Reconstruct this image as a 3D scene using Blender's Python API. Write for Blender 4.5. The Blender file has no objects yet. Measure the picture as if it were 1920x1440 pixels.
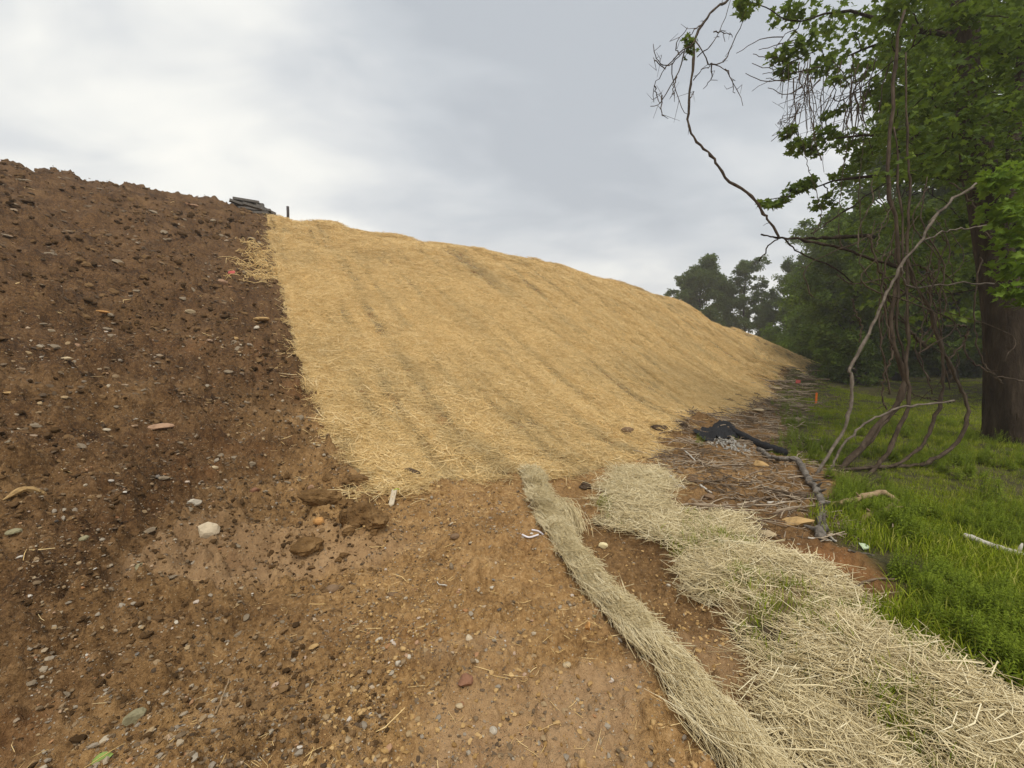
import bpy, numpy as np, random
from math import *
rng = np.random.default_rng(7); random.seed(7)
SC = bpy.context.scene; COL = SC.collection

# ------------------------------------------------------------------ camera, sky, sun, exposure
F, HZ, CAMZ = 800.0, 665.0, 1.6
PITCH = atan((720 - HZ) / F); cp, sp = cos(PITCH), sin(PITCH)
cam = bpy.data.cameras.new('camera'); camo = bpy.data.objects.new('camera', cam); COL.objects.link(camo)
cam.sensor_width = 36; cam.lens = 15.0; cam.clip_start = .05; cam.clip_end = 2000
camo.location = (0, 0, CAMZ); camo.rotation_euler = (pi / 2 - PITCH, 0, 0); SC.camera = camo

SUN_EL, SUN_AZ = radians(60), radians(168)          # azimuth clockwise from +Y
w = bpy.data.worlds.new('World'); SC.world = w; w.use_nodes = True
nt = w.node_tree; nt.nodes.clear(); N = nt.nodes.new; L = nt.links.new
def mathn(nt, op, a, b=None, c=None):
    n = nt.nodes.new('ShaderNodeMath'); n.operation = op
    for i, v in enumerate((a, b, c)):
        if v is None: continue
        if isinstance(v, (int, float)): n.inputs[i].default_value = v
        else: nt.links.new(v, n.inputs[i])
    return n.outputs[0]
def mixc(nt, fac, a, b, mode='MIX'):
    n = nt.nodes.new('ShaderNodeMix'); n.data_type = 'RGBA'; n.blend_type = mode; n.clamp_factor = True
    for s, v in ((n.inputs[0], fac), (n.inputs[6], a), (n.inputs[7], b)):
        if isinstance(v, (int, float)): s.default_value = v
        elif isinstance(v, tuple): s.default_value = (*v, 1)
        else: nt.links.new(v, s)
    return n.outputs[2]
def noise(nt, vec, scale, detail=4, rough=.55, dist=0.0):
    n = nt.nodes.new('ShaderNodeTexNoise'); n.inputs['Scale'].default_value = scale; n.inputs['Detail'].default_value = detail
    n.inputs['Roughness'].default_value = rough; n.inputs['Distortion'].default_value = dist
    if vec is not None: nt.links.new(vec, n.inputs['Vector'])
    return n.outputs['Fac']
def ramp(nt, fac, stops, interp='LINEAR'):
    n = nt.nodes.new('ShaderNodeValToRGB'); r = n.color_ramp; r.interpolation = interp
    while len(r.elements) > 1: r.elements.remove(r.elements[-1])
    r.elements[0].position = stops[0][0]; r.elements[0].color = (*stops[0][1], 1)
    for p, c in stops[1:]:
        e = r.elements.new(p); e.color = (*c, 1)
    nt.links.new(fac, n.inputs[0]); return n.outputs[0]
def smooth(nt, v, lo, hi):
    n = nt.nodes.new('ShaderNodeMapRange'); n.interpolation_type = 'SMOOTHSTEP'
    n.inputs[1].default_value = lo; n.inputs[2].default_value = hi; nt.links.new(v, n.inputs[0]); return n.outputs[0]
def vmath(nt, op, a, b):
    n = nt.nodes.new('ShaderNodeVectorMath'); n.operation = op
    for i, v in enumerate((a, b)):
        if isinstance(v, tuple): n.inputs[i].default_value = v
        else: nt.links.new(v, n.inputs[i])
    return n
tc = N('ShaderNodeTexCoord').outputs['Generated']
sky = N('ShaderNodeTexSky'); sky.sky_type = 'NISHITA'; sky.sun_disc = False
sky.sun_elevation = SUN_EL; sky.sun_rotation = SUN_AZ; sky.air_density = 1; sky.dust_density = 3
sx = N('ShaderNodeSeparateXYZ'); L(tc, sx.inputs[0]); zz = mathn(nt, 'MAXIMUM', sx.outputs[2], 0.0)
den = mathn(nt, 'ADD', zz, .32)
cx = N('ShaderNodeCombineXYZ'); L(mathn(nt, 'DIVIDE', sx.outputs[0], den), cx.inputs[0]); L(mathn(nt, 'DIVIDE', sx.outputs[1], den), cx.inputs[1])
rot = N('ShaderNodeMapping'); L(cx.outputs[0], rot.inputs[0]); rot.inputs['Rotation'].default_value = (0, 0, radians(35)); rot.inputs['Scale'].default_value = (.75, 1.25, 1)
rot.inputs['Location'].default_value = (1.3, .4, 0)
n1 = noise(nt, rot.outputs[0], 1.15, 5, .48, .35)
n2 = noise(nt, rot.outputs[0], 3.2, 4, .5, .5)
dn = vmath(nt, 'NORMALIZE', tc, (0, 0, 0)).outputs[0]
def lobe(d, lo, hi):
    v = np.array(d, float); v /= np.linalg.norm(v)
    return smooth(nt, vmath(nt, 'DOT_PRODUCT', dn, tuple(v)).outputs['Value'], lo, hi)
bank = lobe((.12, .80, .52), .80, .99)                # the heavier grey bank of cloud seen over the mound
bank2 = lobe((.02, 1.0, .95), .90, 1.0)
band = lobe((-.55, 1, .62), .86, 1.0)                   # a thinner, brighter break beside it
cl = mathn(nt, 'ADD', mathn(nt, 'MULTIPLY', n1, 1.15), mathn(nt, 'MULTIPLY', n2, .6)); cl = mathn(nt, 'SUBTRACT', cl, .48)
cl = mathn(nt, 'ADD', cl, mathn(nt, 'MULTIPLY', bank, -.20))
cl = mathn(nt, 'ADD', cl, mathn(nt, 'MULTIPLY', bank2, -.05))
cl = mathn(nt, 'ADD', cl, mathn(nt, 'MULTIPLY', band, .12))
low = mathn(nt, 'POWER', mathn(nt, 'SUBTRACT', 1.0, zz), 5.0)
cl = mathn(nt, 'ADD', cl, mathn(nt, 'MULTIPLY', low, .40))
ccol = ramp(nt, cl, [(.12, (.36, .385, .415)), (.28, (.425, .45, .475)), (.44, (.525, .54, .548)), (.62, (.67, .67, .64)), (.78, (.76, .745, .69))])
bgs = N('ShaderNodeBackground'); L(sky.outputs[0], bgs.inputs[0]); bgs.inputs[1].default_value = .1
bgc = N('ShaderNodeBackground'); L(ccol, bgc.inputs[0]); bgc.inputs[1].default_value = 0.90
mx = N('ShaderNodeMixShader'); mx.inputs[0].default_value = .96; L(bgs.outputs[0], mx.inputs[1]); L(bgc.outputs[0], mx.inputs[2])
wo = N('ShaderNodeOutputWorld'); L(mx.outputs[0], wo.inputs[0])
sl = bpy.data.lights.new('sun', 'SUN'); sl.energy = 1.5; sl.angle = radians(24); sl.color = (1, .95, .87)
so = bpy.data.objects.new('sun', sl); COL.objects.link(so); so.location = (-20, 20, 60)
so.rotation_euler = (pi / 2 - SUN_EL, 0, pi - SUN_AZ)      # veiled sun, high behind the camera
SC.view_settings.view_transform = 'Standard'; SC.view_settings.look = 'None'; SC.view_settings.exposure = 0.72; SC.view_settings.gamma = 1.0
SC.view_settings.use_curve_mapping = False
SC.render.engine = 'CYCLES'; SC.cycles.use_denoising = True; SC.cycles.max_bounces = 6; SC.cycles.diffuse_bounces = 3
SC.cycles.transmission_bounces = 4; SC.cycles.glossy_bounces = 2

# ------------------------------------------------------------------ small helpers
def ray(px, py):
    a, b = (px - 960) / F, (720 - py) / F
    return np.array([a, cp + b * sp, -sp + b * cp])
def at(px, py, t): return ray(px, py) * t + np.array([0, 0, CAMZ])
def hsh(ix, iy, s):
    h = (ix.astype(np.int64) * 374761393 + iy.astype(np.int64) * 668265263 + s * 2147483647) & 0xffffffff
    h = ((h ^ (h >> 13)) * 1274126177) & 0xffffffff
    h = ((h ^ (h >> 16)) * 2246822519) & 0xffffffff
    return ((h ^ (h >> 15)) & 0xffffff) / float(0xffffff)
def vn(x, y, s=0):
    ix, iy = np.floor(x), np.floor(y); fx, fy = x - ix, y - iy
    fx = fx * fx * fx * (fx * (fx * 6 - 15) + 10); fy = fy * fy * fy * (fy * (fy * 6 - 15) + 10)
    a, b, c, d = hsh(ix, iy, s), hsh(ix + 1, iy, s), hsh(ix, iy + 1, s), hsh(ix + 1, iy + 1, s)
    return (a + (b - a) * fx) * (1 - fy) + (c + (d - c) * fx) * fy
def fbm(x, y, s=0, o=4, g=.5):
    v, a, t = 0, 1, 0
    for k in range(o):
        v = v + a * (vn(x * 2 ** k + 17.3 * k, y * 2 ** k - 9.1 * k, s + k) - .5); t += a; a *= g
    return v / t * 2
def lumps(x, y, cell, s, fill=.6):
    """rounded clods: one jittered lump to a cell, returns height in units of the cell"""
    u, v = x / cell, y / cell; ix, iy = np.floor(u), np.floor(v); out = np.zeros_like(u)
    for dx in (-1, 0, 1):
        for dy in (-1, 0, 1):
            jx, jy = ix + dx, iy + dy
            px = jx + .15 + .7 * hsh(jx, jy, s); py = jy + .15 + .7 * hsh(jx, jy, s + 1)
            r = .15 + .4 * hsh(jx, jy, s + 2) ** 2; on = hsh(jx, jy, s + 3) < fill
            d2 = ((u - px) ** 2 + ((v - py) * (.7 + .6 * hsh(jx, jy, s + 4))) ** 2) / (r * r)
            out = np.maximum(out, np.where(on, r * np.sqrt(np.clip(1 - d2, 0, 1)), 0))
    return out
def sst(v, a, b):
    k = np.clip((v - a) / (b - a), 0, 1); return k * k * (3 - 2 * k)

# ------------------------------------------------------------------ the lie of the land (thin plate through surveyed points)
crest = [np.array([-18, -8, 6.4]), np.array([-17, 0, 6.6]), np.array([-16, 6, 6.7])] + [at(*c) for c in
    [(0, 314, 12), (130, 338, 13.5), (270, 360, 15.2), (430, 387, 17.2), (500, 410, 18), (600, 421, 18.5), (740, 446, 19.3), (880, 470, 20.4),
     (1020, 496, 22), (1150, 528, 24), (1270, 564, 27), (1400, 626, 32)]] + [at(1455, 648, 35), np.array([26, 38, 1.1])]
toe = [(-5, -8), (-4.2, -3), (-3.4, 0), (-2.9, 2.0), (-1.9, 4.4), (0.1, 5.7), (2.2, 6.9), (5, 10), (9, 15.2), (17, 26.5), (26.5, 37)]
CR = np.array(crest); ctrl = [tuple(p) for p in crest] + [(x, y, .06) for x, y in toe]
for (a, b), (c, d) in [((-4.2, -3), (-16.5, 3)), ((-3.4, 0), (-16, 6)), ((-2.9, 2.0), (-14.4, 12)), ((-1.9, 4.4), (-10.35, 18)), ((0.1, 5.7), (-5.3, 19.3)),
                       ((2.2, 6.9), (0, 21)), ((5, 10), (5.7, 24)), ((9, 15.2), (10.4, 27)), ((17, 26.5), (17.6, 32))]:
    z = CR[np.argmin((CR[:, 0] - c) ** 2 + (CR[:, 1] - d) ** 2), 2]
    for f in (.25, .5, .75):
        ctrl.append((a + (c - a) * f, b + (d - b) * f, z * (f - .045 * sin(pi * f) * (1 - f) * 2 + .05 * sin(pi * f) * f)))
for p in crest:
    n = p[:2] / np.linalg.norm(p[:2]) if p[1] > 5 else np.array([-1, 0.])
    for dd, k in ((3, .98), (8, .9), (22, 0)): ctrl.append((p[0] + n[0] * dd, p[1] + n[1] * dd, p[2] * k))
ctrl += [(x, y, 0) for x, y in [(-2, -6), (0, -6), (-1.5, 0), (0, 0), (0, 2), (-1.2, 2), (0, 4), (1.2, 1.5), (1.3, 4.6), (3, 3), (3, -3), (3.5, 6), (6, 6), (7, 9),
    (6, 2), (10, 10), (10, 3), (12, 15), (15, 20), (22, 28), (20, 10), (30, 25), (33, 40), (40, 30), (30, 0), (20, -15), (0, -20), (10, -8), (36, 52), (50, 50),
    (60, 20), (60, 70), (-10, -30), (20, 60), (40, 70), (5, 65)]]
ctrl = np.array(ctrl, float); nC = len(ctrl); XC = ctrl[:, :2]
phi = lambda r2: r2 * np.log(r2 + 1e-9)
A = np.zeros((nC + 3, nC + 3)); A[:nC, :nC] = phi(((XC[:, None] - XC[None]) ** 2).sum(-1)) + np.eye(nC) * 2
A[:nC, nC] = 1; A[:nC, nC + 1:] = XC; A[nC, :nC] = 1; A[nC + 1:, :nC] = XC.T
WT = np.linalg.solve(A, np.r_[ctrl[:, 2], 0, 0, 0])
def base(x, y):
    out = WT[nC] + WT[nC + 1] * x + WT[nC + 2] * y
    for i in range(nC): out = out + WT[i] * phi((x - XC[i, 0]) ** 2 + (y - XC[i, 1]) ** 2)
    return out * sst(-np.hypot(x, y), -62, -40)
def flat(px, py):
    d = ray(px, py); t = -CAMZ / d[2]; return d[:2] * t
def hit(px, py, fine=True):
    d = ray(px, py); lo, hi = .5, 70.
    for n_ in (500, 60):
        t = np.linspace(lo, hi, n_) if n_ == 60 else np.geomspace(lo, hi, n_)
        g = CAMZ + d[2] * t - base(d[0] * t, d[1] * t); k = np.argmax(g < 0)
        if g[k] >= 0: return at(px, py, 40.)
        lo, hi = t[max(k - 1, 0)], t[k]
    p = d * hi; z = height(p[:1], p[1:2])[0] if fine else base(p[0], p[1])
    return np.array([p[0], p[1], z])
def pts(*a): return [hit(px, py, False) for px, py in a]
def inside(poly, x, y):
    """signed distance, positive inside the polygon"""
    P = np.asarray(poly)[:, :2]; d2 = np.full(x.shape, 1e9); ins = np.zeros(x.shape, bool)
    for i in range(len(P)):
        a, b = P[i], P[(i + 1) % len(P)]; e = b - a; wx, wy = x - a[0], y - a[1]
        k = np.clip((wx * e[0] + wy * e[1]) / (e @ e + 1e-12), 0, 1)
        d2 = np.minimum(d2, (wx - k * e[0]) ** 2 + (wy - k * e[1]) ** 2)
        c = ((a[1] > y) != (b[1] > y))
        if abs(e[1]) > 1e-12: ins ^= c & (x < e[0] * (y - a[1]) / e[1] + a[0])
    return np.sqrt(d2) * np.where(ins, 1, -1)
# outlines on the ground
mat_out = pts((690, 935), (660, 900), (628, 825), (592, 740), (550, 655), (531, 570), (516, 500), (500, 440))
cr2 = [at(495, 412, 18), at(600, 421, 18.5), at(740, 446, 19.3), at(880, 470, 20.4), at(1020, 496, 22), at(1150, 528, 24), at(1270, 564, 27), at(1400, 626, 32), np.array([26, 38, .9])]
mat_out += [p * np.array([1, 1, 0]) * (1 + 3.0 / np.hypot(p[0], p[1])) for p in cr2] + [np.array([29, 40, 0])]
mat_out += pts((1515, 688), (1470, 705), (1440, 722), (1452, 742), (1400, 768), (1335, 785), (1275, 800), (1235, 832), (1222, 855), (1150, 872), (1090, 886), (985, 896), (905, 902), (820, 908), (760, 925))
flap_out = [flat(*p) for p in [(976, 890), (1000, 960), (1048, 1060), (1098, 1130), (1168, 1210), (1238, 1290), (1335, 1440), (1480, 1660), (1660, 1660), (1492, 1440), (1405, 1360), (1322, 1290), (1262, 1235), (1226, 1170), (1142, 1090), (1085, 1040), (1050, 960), (1016, 897)]]
old_out = [flat(*p) for p in [(1105, 925), (1140, 962), (1225, 1000), (1290, 1060), (1372, 1150), (1400, 1230), (1495, 1330), (1605, 1440), (1830, 1700), (2300, 1700), (2120, 1430), (1910, 1305), (1790, 1245), (1690, 1178), (1550, 1085), (1470, 1040), (1375, 975), (1258, 948), (1272, 912), (1240, 882), (1150, 878)]]
grass_out = [flat(*p) for p in [(1440, 762), (1470, 800), (1450, 845), (1520, 865), (1560, 900), (1548, 1000), (1640, 1050), (1690, 1110), (1720, 1165), (1920, 1285), (2300, 1520)]] + \
    [np.array(p) for p in [(8, -6), (60, -20), (75, 75), (34, 75), (27, 38)]] + [flat(1512, 692)]
brush_out = [flat(*p) for p in [(1225, 850), (1300, 790), (1430, 740), (1500, 705), (1540, 720), (1460, 800), (1500, 860), (1560, 890), (1560, 1015), (1450, 990), (1290, 945), (1300, 910)]]
edge = np.array([flat(*p) for p in [(980, 895), (1035, 1010), (1085, 1090), (1150, 1170), (1240, 1290), (1340, 1440), (1480, 1660)]])[::-1]
def bench_s(x, y): return (x - np.interp(y, edge[:, 1], edge[:, 0])) * .8
def relief(x, y):
    r = np.hypot(x, y); m = inside(mat_out, x, y); g = inside(grass_out, x, y)
    on_mat = sst(m, -.12, .15); on_gr = sst(g, -.25, .2); dirt = (1 - on_mat) * (1 - on_gr)
    s = bench_s(x, y); fade = sst(-y, -5.9, -4.6)
    z = -.17 * sst(s, -.03, .22) * (1 - .75 * sst(s, .62, 1.0)) * fade
    z = z + .022 * np.exp(-((s + .12) / .1) ** 2) * fade
    slope = sst(-(x + .62 * (y - 2) * -.2), 1.0, 3.2)            # rougher on the loose fill at the left
    amp = (.85 + .95 * slope) * dirt * (1 - .6 * sst(s, 0, .25))
    z = z + amp * (.13 * fbm(x * .8, y * .8, 11, 3) + .075 * fbm(x * 2.6, y * 2.6, 21, 3))
    far = 1 - sst(r, 9, 22) * .5
    z = z + amp * (.55 * lumps(x, y, .34, 31, .45) * .34 + .8 * lumps(x, y, .15, 41, .6) * .15) * .8
    z = z + dirt * (.55 + .45 * slope) * (1.4 * lumps(x, y, .06, 51, .85) * .06 + 1.3 * lumps(x, y, .11, 55, .7) * .11 + .05 * fbm(x * 10, y * 10, 61, 5, .6))
    # rill washed into the fill
    rx = np.interp(y, rill[:, 1], rill[:, 0]); z = z - .09 * np.exp(-((x - rx - .06 * np.sin(y * 5)) / .10) ** 2) * dirt
    # straw lies in shallow swaths down the slope
    a_, b_ = x * .839 + y * .545, x * -.545 + y * .839
    z = z + on_mat * (.07 * fbm(a_ * .9, b_ * .25, 71, 3) + .032 * fbm(a_ * 3.5, b_ * .4, 81, 3) + .02 * fbm(a_ * 9, b_ * .8, 85, 2) + .03 * fbm(x * 2, y * 2, 91, 3))
    z = z + on_mat * sst(r, 13, 18) * .22 * fbm(x * .8, y * .8, 97, 3)
    z = z + on_gr * (.05 * fbm(x * .5, y * .5, 101, 3) + .015 * fbm(x * 3, y * 3, 111, 2))
    o = inside(old_out, x, y); z = z + .02 * sst(o, -.05, .2) * (1 + .8 * fbm(x * 2.2, y * 2.2, 121, 3)) * fade
    # ruts pressed into the bench
    ru = flat(745, 1440), flat(800, 1085); k = (y - ru[0][1]) / (ru[1][1] - ru[0][1]); xr = ru[0][0] + (ru[1][0] - ru[0][0]) * k
    z = z - .022 * np.exp(-((x - xr) / .05) ** 2) * sst(k, -1.4, -.6) * sst(-k, -1.0, -.5)
    # red clay thrown up beside the old straw
    q = red_c; z = z + .05 * np.exp(-(((x - q[0]) / .42) ** 2 + ((y - q[1]) / .28) ** 2)) * (1 + 1.6 * fbm(x * 6, y * 6, 131, 4) + .8 * np.abs(fbm(x * 15, y * 15, 135, 2)))
    # clods shoved up against the corner of the mat
    for (qx, qy, hh, rr) in bumps:
        z = z + hh * np.exp(-((x - qx) ** 2 + (y - qy) ** 2) / rr ** 2) * (1 + .7 * fbm(x * 7, y * 7, 141, 3))
    return z
rill = np.array([hit(*p, False)[:2] for p in [(300, 1010), (268, 900), (205, 790), (180, 700), (150, 600)]]); rill = rill[np.argsort(rill[:, 1])]
red_c = flat(1600, 1062)
bumps = [(*hit(px, py, False)[:2], h, r) for px, py, h, r in [(700, 1010, .16, .22), (610, 970, .15, .25), (680, 900, .09, .16), (600, 1030, .10, .2), (755, 900, .09, .12), (560, 850, .1, .3), (1180, 815, .12, .25), (1330, 800, .16, .5), (1255, 812, .12, .25), (1480, 708, .4, 1.0)]]
def height(x, y):
    x = np.asarray(x, float); y = np.asarray(y, float); return base(x, y) + relief(x, y)
def normal(x, y, e=.05):
    gx = (base(x + e, y) - base(x - e, y)) / (2 * e); gy = (base(x, y + e) - base(x, y - e)) / (2 * e)
    n = np.stack([-gx, -gy, np.ones_like(gx)], -1); return n / np.linalg.norm(n, axis=-1, keepdims=True)

# ------------------------------------------------------------------ mesh building
class MB:
    def __init__(s): s.V = []; s.F3 = []; s.F4 = []; s.T = []; s.n = 0
    def add(s, V, F, tint=.5):
        V = np.asarray(V, float).reshape(-1, 3); F = np.asarray(F, int)
        (s.F3 if F.shape[1] == 3 else s.F4).append(F + s.n)
        s.V.append(V); s.T.append(np.broadcast_to(np.asarray(tint, float), (len(V),))); s.n += len(V)
    def mesh(s, name, mat, smooth_=True, extra=None):
        V = np.concatenate(s.V); T = np.concatenate(s.T); me = bpy.data.meshes.new(name)
        f3 = np.concatenate(s.F3) if s.F3 else np.zeros((0, 3), int); f4 = np.concatenate(s.F4) if s.F4 else np.zeros((0, 4), int)
        me.vertices.add(len(V)); me.vertices.foreach_set('co', V.ravel().astype(np.float32))
        idx = np.concatenate([f3.ravel(), f4.ravel()]); me.loops.add(len(idx)); me.loops.foreach_set('vertex_index', idx.astype(np.int32))
        st = np.concatenate([np.arange(len(f3)) * 3, len(f3) * 3 + np.arange(len(f4)) * 4])
        me.polygons.add(len(st)); me.polygons.foreach_set('loop_start', st.astype(np.int32))
        a = me.attributes.new('tint', 'FLOAT', 'POINT'); a.data.foreach_set('value', T.astype(np.float32))
        if extra:
            for k, v in extra.items():
                a = me.attributes.new(k, 'FLOAT_COLOR', 'POINT'); a.data.foreach_set('color', v.astype(np.float32).ravel())
        me.update(calc_edges=True)
        me.polygons.foreach_set('use_smooth', np.full(len(st), smooth_)); me.materials.append(mat); return me
def obj(name, me, parent=None, **kw):
    o = bpy.data.objects.new(name, me); COL.objects.link(o)
    if parent is not None: o.parent = parent
    for k, v in kw.items(): o[k] = v
    return o
def empty(name, loc=(0, 0, 0), **kw):
    o = obj(name, None, **kw); o.location = loc; o.empty_display_size = .1; return o
def tube(mb, P, R, sides=6, tint=.5, wob=0.):
    P = np.asarray(P, float); R = np.broadcast_to(np.asarray(R, float), (len(P),)); n = len(P)
    T = np.gradient(P, axis=0); T /= np.linalg.norm(T, axis=1, keepdims=True) + 1e-9
    ref = np.array([0, 0, 1.]) if abs(T[:, 2]).mean() < .7 else np.array([1., 0, 0])
    U = np.cross(T, ref); U /= np.linalg.norm(U, axis=1, keepdims=True) + 1e-9; Wv = np.cross(T, U)
    a = np.arange(sides) * 2 * pi / sides
    rr = R[:, None] * (1 + wob * rng.normal(size=(n, sides)))
    V = P[:, None] + rr[..., None] * (np.cos(a)[None, :, None] * U[:, None] + np.sin(a)[None, :, None] * Wv[:, None])
    V = np.concatenate([V.reshape(-1, 3), P[:1] - T[:1] * R[0] * .3, P[-1:] + T[-1:] * R[-1] * .3])
    i = np.arange(n - 1)[:, None] * sides; j = np.arange(sides)[None]; k = (j + 1) % sides
    Q = np.stack([i + j, i + k, i + sides + k, i + sides + j], -1).reshape(-1, 4)
    n0 = mb.n; mb.add(V, Q, tint); j = np.arange(sides); k = (j + 1) % sides
    c0 = np.stack([np.full(sides, n * sides), k, j], -1); b = (n - 1) * sides
    c1 = np.stack([np.full(sides, n * sides + 1), b + j, b + k], -1); mb.F3.append(np.concatenate([c0, c1]) + n0)
def curve(P, n=24, jit=0.):
    P = np.asarray(P, float); m = len(P)
    if m < 3: q = P[0] + (P[-1] - P[0]) * np.linspace(0, 1, n)[:, None]
    else:
        E = np.vstack([2 * P[0] - P[1], P, 2 * P[-1] - P[-2]]); t = np.linspace(0, m - 1 - 1e-6, n); i = t.astype(int); f = (t - i)[:, None]
        a, b, c, d = E[i], E[i + 1], E[i + 2], E[i + 3]
        q = .5 * (2 * b + (c - a) * f + (2 * a - 5 * b + 4 * c - d) * f ** 2 + (3 * b - a - 3 * c + d) * f ** 3)
    if jit: q = q + rng.normal(size=q.shape) * jit
    return q
def box(mb, c, ax, ay, az, tint=.5):
    c, ax, ay, az = (np.asarray(v, float) for v in (c, ax, ay, az))
    V = [c + i * ax + j * ay + k * az for i in (-1, 1) for j in (-1, 1) for k in (-1, 1)]
    mb.add(V, [(0, 1, 3, 2), (4, 6, 7, 5), (0, 4, 5, 1), (2, 3, 7, 6), (0, 2, 6, 4), (1, 5, 7, 3)], tint)
def ico(sub):
    import bmesh
    b = bmesh.new(); bmesh.ops.create_icosphere(b, subdivisions=sub, radius=1); b.verts.ensure_lookup_table()
    V = np.array([v.co[:] for v in b.verts]); Fc = np.array([[v.index for v in f.verts] for f in b.faces]); b.free(); return V, Fc
ICO = {k: ico(k) for k in (1, 2, 3)}
def rock(size, seed, sub=2, cuts=7, rough=.08, soft=.0):
    r_ = np.random.default_rng(seed); V, Fc = ICO[sub]; V = V.copy()
    for _ in range(cuts):
        n = r_.normal(size=3); n /= np.linalg.norm(n); d = .45 + .4 * r_.random()
        k = V @ n - d; V -= np.clip(k, 0, None)[:, None] * n * (1 - soft)
    V *= (1 + rough * (r_.random(len(V)) - .5))[:, None]; return V * np.asarray(size), Fc

# ------------------------------------------------------------------ materials
def new_mat(name):
    m = bpy.data.materials.new(name); m.use_nodes = True; t = m.node_tree; t.nodes.clear()
    o = t.nodes.new('ShaderNodeOutputMaterial'); p = t.nodes.new('ShaderNodeBsdfPrincipled'); t.links.new(p.outputs[0], o.inputs[0]); return m, t, p, o
def attr(t, name, out='Fac'):
    n = t.nodes.new('ShaderNodeAttribute'); n.attribute_name = name; return n.outputs[out]
def bump(t, p, h, strength=.4, dist=.01):
    b = t.nodes.new('ShaderNodeBump'); b.inputs['Strength'].default_value = strength; b.inputs['Distance'].default_value = dist
    t.links.new(h, b.inputs['Height']); t.links.new(b.outputs[0], p.inputs['Normal'])
def ocoord(t): return t.nodes.new('ShaderNodeTexCoord').outputs['Object']
def mat_simple(name, cols, scale=8, rough=.85, bmp=.3, detail=5, rand=0.0, bdist=.01, spec=.15, stretch=None):
    m, t, p, o = new_mat(name); v = ocoord(t)
    if stretch: v = vmath(t, 'MULTIPLY', v, stretch).outputs[0]
    n = noise(t, v, scale, detail, .6)
    if rand:
        oi = t.nodes.new('ShaderNodeObjectInfo'); n = mathn(t, 'ADD', mathn(t, 'MULTIPLY', n, 1 - rand), mathn(t, 'MULTIPLY', oi.outputs['Random'], rand))
    k = len(cols); t.links.new(ramp(t, n, [(.28 + .44 * i / max(k - 1, 1), c) for i, c in enumerate(cols)]), p.inputs['Base Color'])
    p.inputs['Roughness'].default_value = rough; p.inputs['Specular IOR Level'].default_value = spec
    if bmp: bump(t, p, noise(t, v, scale * 4, 4), bmp, bdist)
    return m
# soil: zone.r damp dark fill, zone.g red clay, zone.b grassy topsoil, zone.a pale dried crust
def mat_soil():
    m, t, p, o = new_mat('soil'); v = ocoord(t)
    z = t.nodes.new('ShaderNodeAttribute'); z.attribute_name = 'zone'; s = t.nodes.new('ShaderNodeSeparateColor'); t.links.new(z.outputs['Color'], s.inputs[0])
    a = noise(t, v, 2.2, 5, .6); b = noise(t, v, 22, 5, .65); c = noise(t, v, 140, 3, .6)
    e = noise(t, v, 60, 4, .7); f = mathn(t, 'ADD', mathn(t, 'ADD', mathn(t, 'MULTIPLY', a, .3), mathn(t, 'MULTIPLY', b, .4)), mathn(t, 'MULTIPLY', e, .3))
    tan_ = ramp(t, f, [(.38, (.125, .064, .023)), (.46, (.275, .155, .058)), (.55, (.41, .245, .10)), (.64, (.53, .345, .165))])
    dark = ramp(t, f, [(.39, (.024, .012, .005)), (.47, (.085, .043, .017)), (.55, (.155, .084, .035)), (.64, (.24, .142, .070))])
    red = ramp(t, f, [(.3, (.15, .065, .022)), (.5, (.26, .12, .042)), (.7, (.34, .17, .07))])
    grs = ramp(t, f, [(.38, (.035, .032, .012)), (.5, (.075, .068, .026)), (.62, (.13, .105, .045))])
    col = mixc(t, s.outputs[0], tan_, dark); col = mixc(t, z.outputs['Alpha'], col, mixc(t, b, (.36, .22, .11), (.47, .315, .175)))
    col = mixc(t, s.outputs[1], col, red); col = mixc(t, s.outputs[2], col, grs)
    vo = t.nodes.new('ShaderNodeTexVoronoi'); vo.inputs['Scale'].default_value = 75; t.links.new(v, vo.inputs['Vector'])
    vs = t.nodes.new('ShaderNodeSeparateColor'); t.links.new(vo.outputs['Color'], vs.inputs[0])
    grit = mathn(t, 'MULTIPLY', mathn(t, 'LESS_THAN', vo.outputs['Distance'], .30), mathn(t, 'GREATER_THAN', vs.outputs[0], .80))
    grit = mathn(t, 'MULTIPLY', grit, mathn(t, 'SUBTRACT', 1.0, s.outputs[2]))
    gcol = ramp(t, vs.outputs[1], [(0, (.16, .12, .08)), (.4, (.30, .22, .13)), (.75, (.42, .34, .22)), (1, (.10, .09, .085))])
    col = mixc(t, mathn(t, 'MULTIPLY', grit, .7), col, gcol)
    t.links.new(col, p.inputs['Base Color']); t.links.new(ramp(t, b, [(.3, (.62,) * 3), (.6, (.95,) * 3)]), p.inputs['Roughness']); p.inputs['Specular IOR Level'].default_value = .16
    h = mathn(t, 'ADD', mathn(t, 'MULTIPLY', b, .8), mathn(t, 'MULTIPLY', c, .4)); bump(t, p, h, 1.0, .03); return m
M_SOIL = mat_soil()
def mat_straw(name, cols, use_rand=True):
    m, t, p, o = new_mat(name); f = attr(t, 'tint')
    if use_rand:
        oi = t.nodes.new('ShaderNodeObjectInfo'); f = mathn(t, 'ADD', mathn(t, 'MULTIPLY', f, .7), mathn(t, 'MULTIPLY', oi.outputs['Random'], .3))
    c = ramp(t, f, [(i / (len(cols) - 1), c) for i, c in enumerate(cols)])
    q = t.nodes.new('ShaderNodeAttribute'); q.attribute_type = 'INSTANCER'; q.attribute_name = 'tone'; c = mixc(t, mathn(t, 'MULTIPLY', q.outputs['Fac'], .75), c, (.26, .20, .10)); t.links.new(c, p.inputs['Base Color'])
    p.inputs['Roughness'].default_value = .55; p.inputs['Specular IOR Level'].default_value = .35; return m
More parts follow.
